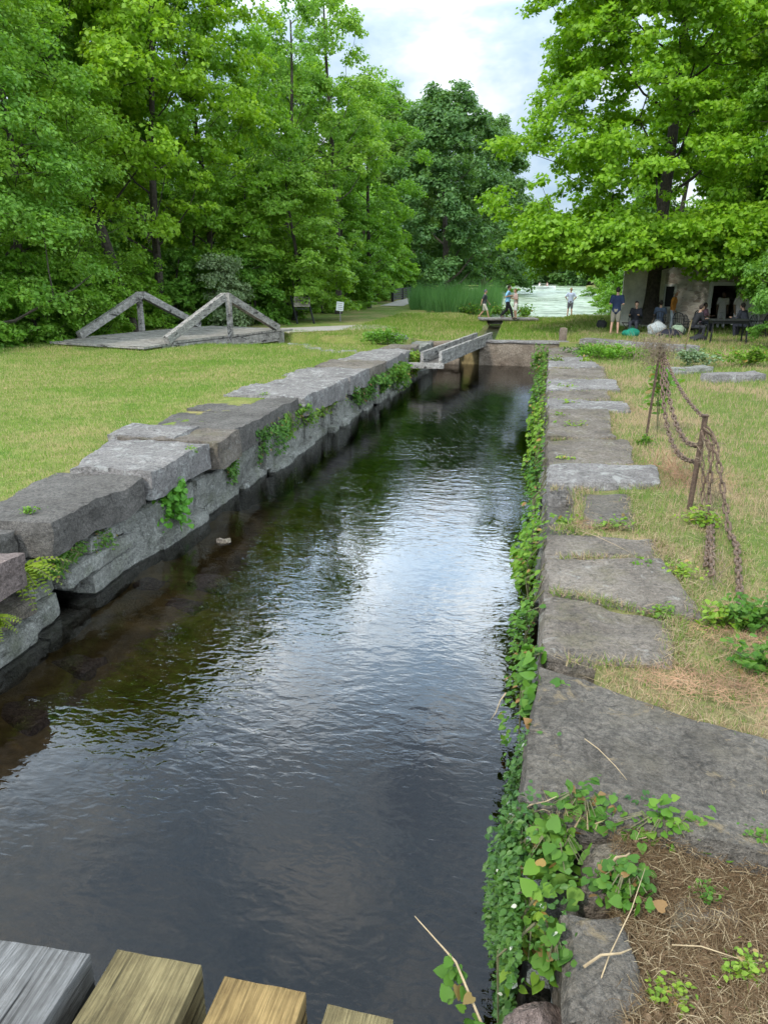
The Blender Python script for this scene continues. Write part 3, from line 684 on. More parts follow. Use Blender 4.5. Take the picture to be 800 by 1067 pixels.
dk = tree_meshes(27, 21, 6.5, .35, .06, (0, 0), 120, 420, .3, .95, 1.6, lambda t: .8+.3*math.sin(PI*t)-.5*t*t, 7)
fr = tree_meshes(28, 15, 6.0, .3, .02, (0, 0), 80, 300, .5, .8, 1.9, lambda t: 1-.6*t*t, 6)
G = 'woodland trees along the left edge of the lawn'
W_ = [ # px, D, mesh, scale, rot, mat, name, label
 (140, 34.5, tw1, 1.0, 0, 'walnut', 'walnut_tree', 'tall tree with a dark leaning trunk directly behind the far bridge truss'),
 (168, 37.0, tw2, .95, 1.2, 'walnut', 'walnut_tree', 'tall tree with an upright trunk just right of the leaning trunk'),
 (222, 40, tw2, .86, 3.0, 'walnut', 'walnut_tree', 'tall full green tree behind the right bridge truss'),
 (12, 32, tlo, .9, 0, 'locust', 'locust_tree', 'feathery dark green tree at the far left edge of the wood'),
 (-35, 29, tlo, .95, 2, 'locust', 'locust_tree', 'feathery tree half cut off by the left edge of view'),
 (66, 40, tlo, 1.2, 4, 'locust', 'locust_tree', 'dense darker tree between the left edge tree and the leaning trunk'),
 (55, 44, tw1, 1.1, 2.6, 'walnut', 'walnut_tree', 'tall tree reaching the top of the photo at the upper left'),
 (5, 42, tw2, 1.12, .6, 'walnut', 'walnut_tree', 'tall tree filling the top left corner'),
 (298, 46, tas, .83, 0, 'ash', 'ash_tree', 'slender open-crowned ash rising left of its taller neighbour'),
 (352, 48, tas, .92, 2.2, 'ash', 'ash_tree', 'tallest open-crowned ash against the sky left of the cloud gap'),
 (384, 56, tw2, .80, 5, 'brush', 'walnut_tree', 'light green rounded tree beside the sky gap'),
 (325, 56, tw2, .9, 2, 'brush', 'walnut_tree', 'leafy tree standing behind the two ash trees'),
 (250, 54, tw1, .85, 4, 'walnut', 'walnut_tree', 'tall tree behind the wood left of the ash trees'),
 (180, 56, tw1, 1.1, 1, 'walnut', 'walnut_tree', 'far tall tree seen through the gaps right of the leaning trunk'),
 (100, 58, tw2, 1.15, 2, 'walnut', 'walnut_tree', 'far tall tree seen through the gaps left of the leaning trunk'),
 (305, 41.5, tsm, 1.0, 0, 'ash', 'small_tree', 'low rounded tree behind the leaning information panel'),
 (352, 53, tsm, 1.0, 2, 'brush', 'small_tree', 'low bushy tree behind the little white sign'),
 (384, 66, tsm, 1.15, 4, 'brush', 'small_tree', 'light green bushy tree by the black rail fence'),
 (256, 42, tsm, .95, 1, 'brush', 'small_tree', 'bushy young tree right of the bridge at the lawn edge'),
 (205, 40, tsm, .85, 3, 'brush', 'small_tree', 'bushy young tree seen between the two bridge trusses'),
 (100, 39, tsm, .75, 5, 'brush', 'small_tree', 'bushy young tree left of the far bridge truss'),
 (45, 33, tsm, .7, 2.5, 'brush', 'small_tree', 'bushy young tree at the lawn edge on the far left')]
for k, (px, D, s) in enumerate([(-90, 62, .8), (-20, 66, .85), (45, 70, .8), (100, 66, .8), (150, 72, .85), (200, 66, .8), (255, 70, .85), (305, 74, .8), (350, 76, .8), (390, 84, .75)]):
    place_tree(fr, gp(px, D)-Vector((0, 0, .4)), k*1.3, s, 'background_tree', 'full leafy tree deep in the left wood, %s counted from the left' % ['first', 'second', 'third', 'fourth', 'fifth', 'sixth', 'seventh', 'eighth', 'ninth', 'tenth'][k], M['brush'], 'background trees deep in the left wood')
for (px, D, ms, s, rz, mt, nm, lab) in W_: place_tree(ms, gp(px, D)-Vector((0, 0, .1)), rz, s, nm, lab, M[mt], G)
GS = 'shrubs along the foot of the woodland'
S_ = [(-20, 29.5, 1.0, 'leafy shrub at the far left edge of the lawn'), (28, 30.5, .9, 'leafy shrub left of the bridge approach'), (68, 31.5, 1.0, 'leafy shrub behind the near end of the bridge approach'),
      (105, 33.5, .8, 'leafy shrub behind the far truss foot'), (185, 38, 1.0, 'leafy shrub seen under the peak between the trusses'), (222, 38.5, .9, 'leafy shrub behind the near truss post'),
      (262, 39.5, 1.0, 'leafy shrub right of the near truss'), (290, 42, .8, 'leafy shrub left of the information panel'), (336, 49, .75, 'leafy shrub between the panel and the white sign'),
      (374, 54, .8, 'leafy shrub right of the white sign'), (392, 70, .8, 'leafy shrub at the end of the black rail fence'), (140, 36.5, .9, 'leafy shrub at the foot of the leaning tree')]
for k, (px, D, s, lab) in enumerate(S_): place_tree(shr, gp(px, D)-Vector((0, 0, .1)), k*1.3, s, 'shrub', lab, M['brush'], GS, 'shrub')
place_tree(shr, gp(236, 37.2), 1, (.75, .75, .9), 'shrub', 'pale silvery flowering shrub just right of the near truss peak', M['silver'], None, 'shrub')
GD = 'dark trees beyond the pond bank'
for (px, D, s, rz, mt, lab) in [(465, 92, 1.05, 0, 'darktree', 'large dark green tree in the middle distance left of the pond'), (418, 112, .95, 1, 'darktree', 'dark tree half hidden behind the light green tree'),
        (503, 110, 1.05, 2, 'darktree', 'dark tree at the right shoulder of the distant group'), (395, 100, 1.1, 3, 'darktree', 'dark tree far behind the low bushy trees'), (445, 120, 1.25, 4, 'darktree', 'dark tall tree behind the others in the sky gap')]:
    place_tree(dk, gp(px, D)-Vector((0, 0, .3)), rz, s, 'broadleaf_tree', lab, M[mt], GD)
GF = 'distant trees closing the far end of the pond'
for k in range(13):
    px = 478+k*27; D = 175+(k*37 % 60)
    side = ['far left end', 'left end', 'left part', 'left centre', 'middle', 'middle right', 'right centre', 'right part', 'right end', 'outer right', 'farther right', 'second last', 'last right'][k]
    place_tree(fr, gp(px, D)-Vector((0, 0, .5)), k*1.9, 1.0+.13*(k*5 % 4), 'far_tree', 'distant tree in the %s of the row beyond the pond' % side, M['farleaf'], GF)
for k, (px, D, s, lab) in enumerate([(520, 118, 1.4, 'rounded bush on the left pond bank near the boat'), (624, 100, 1.2, 'bright bush on the right pond bank farthest away'), (636, 78, 1.1, 'bright bush on the right pond bank in the middle'),
        (652, 60, 1.0, 'bright bush on the right pond bank nearest the maple'), (655, 56, 1.2, 'bush on the pond bank behind the maple trunk'), (672, 70, 2.0, 'tall bush behind the left corner of the stone house')]):
    place_tree(shr, gp(px, D)-Vector((0, 0, .1)), k, s, 'bush', lab, M['brush'], 'bushes on the pond banks', 'bush')
# trees on the right behind the house
for k, (px, D, s, lab) in enumerate([(700, 62, 1.0, 'tree standing behind the stone house near its left end'), (770, 60, 1.1, 'tree standing behind the stone house near the doorway'), (840, 55, 1.1, 'tree beyond the right edge behind the stone house')]):
    place_tree(tw2, gp(px, D), k*2, s, 'backyard_tree', lab, M['walnut'], 'trees behind the stone house')
place_tree(tsm, gp(828, 27.5), 1, (.5, .5, .7), 'small_tree', 'dark leafy bush at the right edge beside the bistro chair', M['locust'], None)

# reeds
rg = np.random.default_rng(8); n = 9000
pp = []
while len(pp) < n:
    px = rg.uniform(428, 522); D = rg.uniform(49.5, 62)
    if D < 51.5 and (px < 445 or px > 512): continue
    r = ray(px, 300); t = D/math.hypot(r[0], r[1]); pp.append((r[0]*t, r[1]*t, .75))
P = np.array(pp); hh = rg.uniform(1.2, 2.5, n)*(.8+.22*np.sin(P[:, 0]*1.9)*np.sin(P[:, 1]*1.3+1)+.12*np.sin(P[:, 0]*4.3))
Dn = np.stack([rg.normal(0, .2, n), rg.normal(0, .2, n), np.ones(n)], 1); Nn = np.stack([rg.normal(size=n), rg.normal(size=n), np.full(n, .1)], 1)
LV, LF = leaves(P, Nn, hh, T_BL, .022, Dn, rg); tag(leaf_obj('reeds', LV, LF, M['reed']), 'dense bed of tall green reeds at the near left pond edge', kind='stuff')
# low plants in front of the reeds
def herb(name, label, c, r, h, n, sz, mat, cat='plant', group=None, tmpl=T_LEAF, seed=0, stems=6, drop=0, nrm=None, flat=False):
    """small leafy plant: thin stems and many folded leaves"""
    rg = np.random.default_rng(seed+50); c = np.array(c, dtype=float); rr = np.array(r if hasattr(r, '__len__') else (r, r))
    k = max(3, int(stems)); an = rg.uniform(0, 2*PI, k); q = rg.uniform(.3, 1, k)
    tips = np.stack([rr[0]*q*np.cos(an), rr[1]*q*np.sin(an), h*rg.uniform(.6, 1, k)*(1-.4*q*q)], 1)
    s = rg.integers(0, k, n); t = rg.uniform(.12, 1, n)**.6
    P = tips[s]*t[:, None]; P[:, 2] = tips[s][:, 2]*(1-(1-t)**1.6); P += rg.normal(size=(n, 3))*sz*.9
    P[:, 2] = np.abs(P[:, 2]) if drop == 0 else P[:, 2]
    if drop: P[:, 2] -= drop*t*t
    Nn = rg.normal(size=(n, 3))*.45+np.array([0, 0, 1.0]) if nrm is None else rg.normal(size=(n, 3))*.5+np.array(nrm)
    LV, LF = leaves(P, Nn, rg.uniform(.6, 1.3, n)*sz, tmpl, 1.0, None, rg)
    root = empty(name, tuple(c), 0, label, cat, group)
    leaf_obj('foliage', LV, LF, mat, root)
    mb = MB()
    for i in range(min(k, 14)):
        tp = tips[i].copy(); z2 = tp[2]-(drop if drop else 0); mb.tube([(0, 0, -.05), (tp[0]*.5, tp[1]*.5, tp[2]*.68-drop*.25), (tp[0], tp[1], z2)], [max(.003, sz*.05)]*3, 4, False)
    mb.build('stem', M['stem'], root)
    return root
for k, (px, py, w_, h_, lab) in enumerate([(490, 329, 1.2, .8, 'yellow-green weeds at the foot of the reeds'), (545, 331, 1.1, .75, 'leafy clump of weeds beside the right end of the footbridge'), (522, 331, .8, .8, 'leafy weeds behind the people on the footbridge')]):
    p = at(px, py, .8); herb('weed_clump', lab, (p.x, p.y+1.0, .72), w_, h_, 500, .14, M['herb'], seed=k, stems=14)
p = at(397, 360, 1.0); herb('weed_clump', 'spreading weeds round a grey log at the far end of the left coping', (p.x, p.y+.5, .95), (1.0, .9), .55, 1500, .085, M['brush'], seed=5, stems=22)
m_ = MB(); m_.tube([at(383, 349, 1.15), at(402, 350, 1.2), at(424, 352, 1.1)], [.13, .15, .1], 9); tag(m_.build('log', M['greywood'], smooth=True), 'short grey log lying among weeds left of the flume', 'log')
p = at(640, 377, 1.0); herb('weed_clump', 'spreading weeds in front of the long stone beam', (p.x, p.y+.6, .98), (1.25, .7), .45, 1700, .075, M['brush'], seed=6, stems=24)
p = at(602, 375, 1.0); herb('weed_clump', 'dull weeds between the walkway end and the stone beam', (p.x+.4, p.y+1.2, .98), (.9, .5), .35, 700, .07, M['smallvine'], seed=7, stems=16)
p = at(725, 383, 1.05); herb('weed_clump', 'grey-green weeds beside the half hidden stone on the right', (p.x, p.y+.5, 1.0), (.8, .5), .45, 800, .07, M['silver'], seed=8, stems=16)
p = at(785, 384, 1.05); herb('weed_clump', 'tall grassy weeds behind the pale block at the right edge', (p.x, p.y+.9, 1.0), (1.0, .4), .55, 900, .08, M['herb'], seed=9, stems=18)

# ------------------------------------------------------------------ climbing plants on the walls
def wall_vine(name, label, x, y0, y1, zt, zb_, nrm, n, sz, mat, tmpl, seed, spread=.14, over=.1, parent_cat='vine', group='plants growing on the lock walls', xf=None):
    rg = np.random.default_rng(seed+90); k = max(4, int((y1-y0)*(4.5 if seed < 40 and seed > 1 else 9)))
    sy = rg.uniform(y0, y1, k); sy = sy+.22*np.sin(sy*4.2+seed); sl = rg.uniform(.15, 1.0, k)*(zt-zb_); s = rg.integers(0, k, n); t = rg.random(n)**.8
    yy = sy[s]+rg.normal(0, .05, n)*(1+.08*sy[s])+np.sin(t*4+s)*.05; zz = zt-t*sl[s]+rg.normal(0, .03, n)
    keep = rg.random(n) < np.clip(.6+.6*np.sin(yy*2.3+seed)+.35*np.sin(yy*6.1), .2, 1)
    keep |= (seed < 2) | (seed >= 40); s, t, yy, zz = s[keep], t[keep], yy[keep], zz[keep]; n = int(keep.sum())
    bul = spread*(np.sin(yy*2.3+seed)*.45+.7)*(.35+.9*np.sin(np.clip(t, 0, 1)*2.4))
    xx = (x if xf is None else xf(yy))+nrm*(bul*rg.random(n)**.6)-nrm*over*2.2*(t < .14)*rg.random(n)**2
    P = np.stack([xx, yy, zz], 1); Nn = rg.normal(size=(n, 3))*.4+np.array([nrm*.55, -.15, .8])
    D = np.stack([np.full(n, nrm*.6), rg.normal(size=n)*.5, np.full(n, -.6)], 1)
    LV, LF = leaves(P, Nn, rg.uniform(.55, 1.3, n)*sz, tmpl, 1.0, D, rg)
    c = np.array([x, (y0+y1)/2, zt]); root = empty(name, tuple(c), 0, label, parent_cat, group)
    leaf_obj('foliage', LV-c[None], LF, mat, root)
    mb = MB()
    for i in range(min(k, 40)):
        xb = x if xf is None else float(xf(sy[i]))
        mb.tube([Vector((xb-nrm*.05, sy[i], zt+.01))-Vector(c), Vector((xb+nrm*spread*.5, sy[i]+.04, zt-sl[i]*.4))-Vector(c), Vector((xb+nrm*spread*.35, sy[i]-.03, zt-sl[i]))-Vector(c)], [.006, .005, .003], 4, False)
    mb.build('stem', M['stem'], root); return root
V_ = [ # y0,y1,n,size,mat,tmpl,spread,label
 (2.3, 3.15, 2600, .030, 'smallvine', T_LEAF, .17, 'dense small-leaved creeper with white flecks at the near end of the right wall'),
 (3.1, 3.75, 650, .030, 'smallvine', T_LEAF, .11, 'creeper with tiny leaves hanging beside the large blue-grey slab'),
 (3.7, 4.6, 480, .075, 'vine', T_IVY, .12, 'vine with round bright leaves beside the far half of the large slab'),
 (4.6, 6.0, 430, .05, 'vine', T_LEAF, .15, 'bright vine hanging beside the second walkway slab'),
 (6.0, 8.4, 800, .055, 'herb', T_LEAF, .20, 'bushy bright green vine hanging below the gap in the walkway'),
 (8.4, 11.5, 560, .06, 'vine', T_LEAF, .17, 'green vine hanging from the pale speckled slab onward'),
 (11.5, 16.5, 900, .07, 'herb', T_LEAF, .24, 'long run of bright vine along the middle of the right wall'),
 (16.5, 22.5, 850, .08, 'vine', T_LEAF, .26, 'vine overhanging the water along the far part of the right wall'),
 (22.5, 27.5, 900, .09, 'herb', T_LEAF, .4, 'bushy vine at the far end of the right wall near the head wall')]
for k, (y0, y1, n, sz, mt, tm, sp, lab) in enumerate(V_): wall_vine('wall_vine', lab, .05, y0, y1, 1.03, .02, -1, n, sz, M[mt], tm, k, sp)
le = lambda y: left_edge(np.asarray(y))-.08
for k, (y0, y1, zt, zb_, n, sz, mt, sp, lab) in enumerate([
  (6.1, 7.3, .62, .42, 700, .035, 'herb', .17, 'low creeping plant on the ledge right of the fern on the left wall'),
  (10.4, 10.9, .7, .25, 300, .05, 'vine', .15, 'small leafy plant in the joint under the stepped coping stones'),
  (11.4, 12.6, .85, .25, 700, .055, 'vine', .22, 'leafy plant under the dark stones halfway along the left wall'),
  (12.7, 14.0, .9, .3, 900, .06, 'herb', .28, 'bright bushy plant hanging from the left wall in the middle distance'),
  (14.4, 16.6, .75, .35, 700, .06, 'weed', .2, 'yellowish weeds in the face of the left wall beyond the bushy plant'),
  (17.2, 20.0, .8, .2, 2000, .07, 'vine', .35, 'thick green vine along the far part of the left wall'),
  (20.0, 22.8, .85, .1, 2300, .08, 'herb', .4, 'thick bright vine near the flume end of the left wall'),
  (22.8, 25.4, .95, .1, 1600, .08, 'weed', .3, 'yellow-green vine at the very end of the left wall')]):
    wall_vine('wall_vine', lab, 0 if False else float(left_edge(np.array((y0+y1)/2)))-.06, y0, y1, zt, zb_, 1, n, sz, M[mt], T_LEAF, 40+k, sp, .02, xf=le)
# hanging bright plant and fern on the left wall
p = atY(207, 492, 8.9)
herb('leafy_plant', 'bright green serrated plant hanging from the left wall down to the water', (-4.70, 8.5, .76), (.28, .34), .22, 620, .07, M['bright'], seed=20, stems=12, drop=.62, nrm=(.6, -.3, .6), tmpl=T_IVY)
def fern(label, c, n_fr, L, seed, mat=M['fern']):
    rg = random.Random(seed); P = []; Nn = []; Dd = []; S = []; mb = MB()
    for i in range(n_fr):
        an = rg.uniform(-1.5, 1.3); l = L*rg.uniform(.6, 1); el = rg.uniform(.25, .9)
        pts = [Vector((math.cos(an)*l*t, math.sin(an)*l*t, l*(el*t-.75*t*t))) for t in [q/12 for q in range(13)]]
        mb.tube(pts, [.004]*13, 4, False)
        for q in range(2, 13):
            d = (pts[q]-pts[q-1]).normalized(); s = d.cross(Vector((0, 0, 1))).normalized(); w = L*.30*(1-q/13.5)+.012
            for sg in (-1, 1):
                P.append(pts[q]+s*sg*w*.5); Nn.append(s.cross(d)*1+Vector((rg.gauss(0, .15), rg.gauss(0, .15), .2))); Dd.append(s*sg+d*.35); S.append(w)
    LV, LF = leaves(np.array(P), np.array(Nn), np.array(S), T_LEAF, .55, np.array(Dd))
    root = empty('fern', c, 0, label, 'fern'); leaf_obj('foliage', LV, LF, mat, root); mb.build('stem', M['stem'], root)
fern('yellow-green fern growing in the gap between coping stones on the left wall', (-4.86, 5.72, .62), 15, .5, 3)
fern('small yellow fern low on the left wall at the edge of view', (-4.58, 4.95, .5), 10, .3, 5)

# foreground tangle: leafy vines in the broken corner
def patch(name, label, c, r, n, sz, mat, tmpl, seed, h=.12, cat='plant', group=None, nz=1.0):
    rg = np.random.default_rng(seed); u = rg.normal(size=(n, 2))*.5; P = np.stack([u[:, 0]*r[0], u[:, 1]*r[1], np.abs(rg.normal(0, .6, n))*h*np.exp(-(u**2).sum(1)*.8)], 1)
    Nn = rg.normal(size=(n, 3))*.42+np.array([0, -.15, nz])
    LV, LF = leaves(P, Nn, rg.uniform(.5, 1.3, n)*sz, tmpl, 1, None, rg); root = empty(name, c, 0, label, cat, group)
    leaf_obj('foliage', LV, LF, mat, root); mb = MB()
    for i in range(14):
        a = rg.uniform(0, 6.28); e = (math.cos(a)*r[0]*.8, math.sin(a)*r[1]*.8, h*.4); mb.tube([(0, 0, -.02), (e[0]*.5, e[1]*.5, h*.8), e], [.004, .003, .002], 4, False)
    mb.build('stem', M['stem'], root); return root
def cz(px, py, z): p = at(px, py, z); return (p.x, p.y, z)
GV = 'leafy plants in the broken corner of the right wall'
patch('ivy_plant', 'large-leaved vine at the lip of the wall below the big slab', cz(575, 900, .85), (.17, .17), 150, .066, M['vine'], T_IVY, 1, .22, group=GV)
patch('ivy_plant', 'large-leaved vine hanging over the water at the bottom centre', cz(552, 990, .72), (.11, .18), 110, .068, M['herb'], T_IVY, 2, .26, group=GV)
patch('bramble_plant', 'bright toothed leaves spreading against the edge of the big slab', cz(690, 872, .98), (.26, .07), 210, .045, M['herb'], T_IVY, 3, .14, group=GV)
patch('bramble_plant', 'mixed green leaves between the small pale stone and the slab', cz(605, 850, 1.0), (.16, .09), 170, .05, M['vine'], T_LEAF, 4, .14, group=GV)
patch('creeper_plant', 'dark small-leaved creeper under the edge of the big slab', cz(655, 848, .98), (.2, .05), 300, .028, M['smallvine'], T_LEAF, 5, .08, group=GV)
patch('creeper_plant', 'small white-flecked creeper mat left of the ivy', cz(545, 880, .85), (.12, .16), 700, .03, M['smallvine'], T_LEAF, 6, .2, group=GV)
patch('ivy_plant', 'green leaves trailing over the wedge-shaped stone', cz(650, 925, .93), (.13, .12), 130, .048, M['vine'], T_IVY, 7, .12, group=GV)
patch('ivy_plant', 'sprig of bright leaves at the tip of the brown boulder', cz(575, 1000, .85), (.05, .06), 26, .06, M['herb'], T_IVY, 8, .12, group=GV)
# the long pale stalk with a few leaves standing over the water
st = empty('plant_stalk', cz(505, 1075, .75), 0, 'long pale stalk with a few leaves leaning out over the water', 'plant')
tip = atY(432, 955, 2.35); base_ = Vector(cz(505, 1075, .75)); m_ = MB()
pts = [Vector((0, 0, 0)), (tip-base_)*.5+Vector((.03, 0, .05)), tip-base_]; m_.tube(pts, [.006, .005, .002], 5); m_.build('stem', M['dryst'], st)
rg = np.random.default_rng(4); tt = rg.uniform(.02, .55, 22); P = np.array([list((tip-base_)*t) for t in tt])+rg.normal(size=(22, 3))*.025
LV, LF = leaves(P, rg.normal(size=(22, 3))*.4+np.array([0, -.2, 1]), rg.uniform(.03, .06, 22), T_IVY, 1, None, rg); leaf_obj('foliage', LV, LF, M['herb'], st)

# ------------------------------------------------------------------ grass
from functools import reduce
def in_slab(x, y, m=.0):
    r = np.zeros(len(x), bool)
    for k, poly in enumerate(slab_polys):
        ins = np.ones(len(x), bool)
        for i in range(4):
            a, b = poly[i], poly[(i+1) % 4]
            cr = (b[0]-a[0])*(y-a[1])-(b[1]-a[1])*(x-a[0]); ins &= cr > m
        r |= ins
    return r
def blades(n, xr, yr, h, w, seed, mask, power=2.0, zfun=height, lean=.35):
    rg = np.random.default_rng(seed)
    y = yr[0]*(yr[1]/yr[0])**rg.random(n) if power == 2 else rg.uniform(yr[0], yr[1], n)
    x = rg.uniform(xr[0], xr[1], n); k = mask(x, y); x, y = x[k], y[k]; n = len(x); z = zfun(x, y)
    s = np.sqrt(np.maximum(y, 3)/7)
    P = np.stack([x, y, z-.004], 1); D = np.stack([rg.normal(0, lean, n), rg.normal(0, lean, n), np.ones(n)], 1)
    Nn = np.stack([rg.normal(size=n), rg.normal(size=n)-.5, np.full(n, .2)], 1)
    L = rg.uniform(.5, 1.3, n)*h*s; return leaves(P, Nn, L, T_BL, w*s/L, D, rg)
def mask_left(x, y):
    lx = np.interp(y, [-2, 5, 6.6, 8.1, 11.4, 14.8, 21.2, 25.1, 26], [-5.75, -5.7, -5.72, -5.85, -6.33, -6.15, -5.8, -5.2, -6]); dy = np.abs(y-(27.3-.07*(x+6)))
    return (x < lx) & (dy > 1.3+1.2*ss(8, 11, -x)) & (x > -y*.95-2)
LV, LF = blades(330000, (-24, -5), (4.5, 32), .042, .008, 1, mask_left)
tag(leaf_obj('lawn_grass', LV, LF, M['grass']), 'short mown grass of the left lawn', kind='stuff')
def mask_right(x, y):
    return (x > np.interp(y, [2.9, 3.6, 4.0, 5, 8, 30], [1.3, 1.0, .3, .5, .9, 1.3])) & ~in_slab(x, y, .02) & (x < y*.55+1.5)
LV, LF = blades(290000, (.25, 16), (3.0, 34), .065, .009, 2, mask_right)
tag(leaf_obj('bank_grass', LV, LF, M['drygrass']), 'thin half-dry grass of the right bank', kind='stuff')
LV, LF = blades(90000, (-9, 14), (29.7, 47), .06, .012, 3, lambda x, y: (np.abs(x-stream_x(y)) > .45) & ((x < 12)), 1)
tag(leaf_obj('far_lawn_grass', LV, LF, M['grass']), 'short grass of the lawn in front of the pond', kind='stuff')
# straw, dead stalks, litter
def straw(n, region, zf, L, seed, name, label, mat, wid=.0011, up=.25):
    rg = np.random.default_rng(seed); V = []; Fc = []; x, y = region(rg, n); n = len(x); z = zf(x, y)
    a = rg.uniform(0, 2*PI, n); l = rg.uniform(.3, 1.2, n)*L; el = rg.uniform(0, up, n)
    P0 = np.stack([x, y, z], 1); d = np.stack([np.cos(a), np.sin(a), el*2], 1); P1 = P0+d*l[:, None]*.5+np.array([0, 0, .004])
    d2 = d+rg.normal(size=(n, 3))*np.array([.4, .4, .25]); d2[:, 2] -= el*1.5; P2 = P1+d2*l[:, None]*.5; P2[:, 2] = np.maximum(P2[:, 2], z+.003)
    s = np.stack([-np.sin(a), np.cos(a), rg.normal(size=n)*.5], 1)*wid
    V = np.stack([P0-s, P0+s, P1+s, P1-s, P2], 1).reshape(-1, 3); k = np.arange(n)[:, None]*5
    F1 = k+np.array([[0, 1, 2, 3]]); F2 = k+np.array([[3, 2, 4, 4]])
    me = bpy.data.meshes.new(name); me.from_pydata(V.tolist(), [], F1.tolist()+[f[:3] for f in F2.tolist()]); me.update()
    return tag(link(name, me, mat), label, kind='stuff')
def reg_corner(rg, n):
    x = rg.uniform(.28, 2.4, n); y = rg.uniform(1.3, 3.1, n); k = ~in_slab(x, y, .03) & ((x > .42+.1*np.sin(y*9)) | (rg.random(n) < .2)); return x[k], y[k]
straw(60000, reg_corner, lambda x, y: height(x, y)+np.random.default_rng(1).uniform(0, .05, len(x)), .095, 1, 'dry_grass', 'tangled brown dry grass in the near right corner', M['straw'])
def reg_side(rg, n):
    y = rg.uniform(3.0, 9.5, n); x = rg.uniform(.3, 3.4, n); bx = np.interp(y, [3, 3.7, 4.0, 5, 7, 9.5], [1.3, 1.0, .4, .7, 1.1, 1.3]); k = (x > bx) & (rg.random(n) < np.exp(-(x-bx)*.9)) & ~in_slab(x, y, .05); return x[k], y[k]
straw(14000, reg_side, lambda x, y: height(x, y)+.01, .14, 2, 'dry_grass', 'matted straw and dead grass edging the walkway slabs', M['straw'])
def reg_red(rg, n):
    c = np.array([(1.15, 4.25, .3, .12), (1.5, 5.0, .35, .3), (1.85, 9.3, .4, .5), (.5, 7.3, .2, .15), (1.6, 3.4, .3, .2), (1.3, 2.2, .3, .3)]); k = rg.integers(0, 6, n)
    x = c[k, 0]+rg.normal(size=n)*c[k, 2]; y = c[k, 1]+rg.normal(size=n)*c[k, 3]; q = ~in_slab(x, y, .03) & (x > .3); return x[q], y[q]
straw(9000, reg_red, lambda x, y: height(x, y)+.015, .11, 7, 'dry_grass', 'reddish brown dead grass patches on the right bank', M['redst'])
def reg_joint(rg, n):
    X_, Y_ = [], []
    for _ in range(n):
        pl = slab_polys[int(rg.integers(0, len(slab_polys)))]; i = int(rg.choice([0, 1, 1, 2])); a, b = pl[i], pl[(i+1) % 4]; t = rg.random()
        if i != 1 and math.sin(a[1]*7+t*5) < -.1: continue
        x = a[0]+(b[0]-a[0])*t+rg.normal()*.05; y = a[1]+(b[1]-a[1])*t+rg.normal()*.035
        if x > .14: X_.append(x); Y_.append(y)
    return np.array(X_), np.array(Y_)
straw(9000, reg_joint, lambda x, y: np.full(len(x), 1.045), .10, 3, 'dry_grass', 'dead grass caught in the joints of the walkway', M['straw'])
rg_ = np.random.default_rng(12); jx, jy = reg_joint(rg_, 11000)
P = np.stack([jx, jy, np.full(len(jx), 1.02)], 1); LV, LF = leaves(P, np.stack([rg_.normal(size=len(jx)), rg_.normal(size=len(jx))-.5, np.full(len(jx), .2)], 1), rg_.uniform(.03, .09, len(jx)), T_BL, .12, np.stack([rg_.normal(0, .5, len(jx)), rg_.normal(0, .5, len(jx)), np.ones(len(jx))], 1), rg_)
tag(leaf_obj('joint_grass', LV, LF, M['drygrass']), 'grass growing out of the joints and edges of the walkway slabs', kind='stuff')
def reg_tuft(rg, n):
    c = np.array([(1.45, 2.3), (1.75, 2.0), (1.2, 1.85), (1.9, 2.7), (.95, 2.05), (1.6, 2.9)]); k = rg.integers(0, 6, n); return c[k, 0]+rg.normal(0, .13, n), c[k, 1]+rg.normal(0, .1, n)
tx, ty = reg_tuft(np.random.default_rng(3), 3500); rq = np.random.default_rng(4); n = len(tx)
LV, LF = leaves(np.stack([tx, ty, height(tx, ty)], 1), np.stack([rq.normal(size=n), rq.normal(size=n), np.full(n, .3)], 1), rq.uniform(.03, .10, n), T_BL, .05, np.stack([rq.normal(0, .7, n), rq.normal(0, .7, n), np.ones(n)], 1), rq)
tag(leaf_obj('grass_tufts', LV, LF, M['drygrass']), 'thin green grass coming up through the dead grass in the near corner', kind='stuff')
# litter leaves
rg = np.random.default_rng(6); x = rg.uniform(.35, 2.0, 330); y = rg.uniform(1.4, 3.2, 330); k = ~in_slab(x, y, .04); x, y = x[k], y[k]
P = np.stack([x, y, height(x, y)+.035], 1); LV, LF = leaves(P, rg.normal(size=(len(x), 3))*.35+np.array([0, 0, 1]), rg.uniform(.02, .05, len(x)), T_LEAF, 1, None, rg)
tag(leaf_obj('leaf_litter', LV, LF, M['litter']), 'brown dead leaves scattered over the dry grass', kind='stuff')
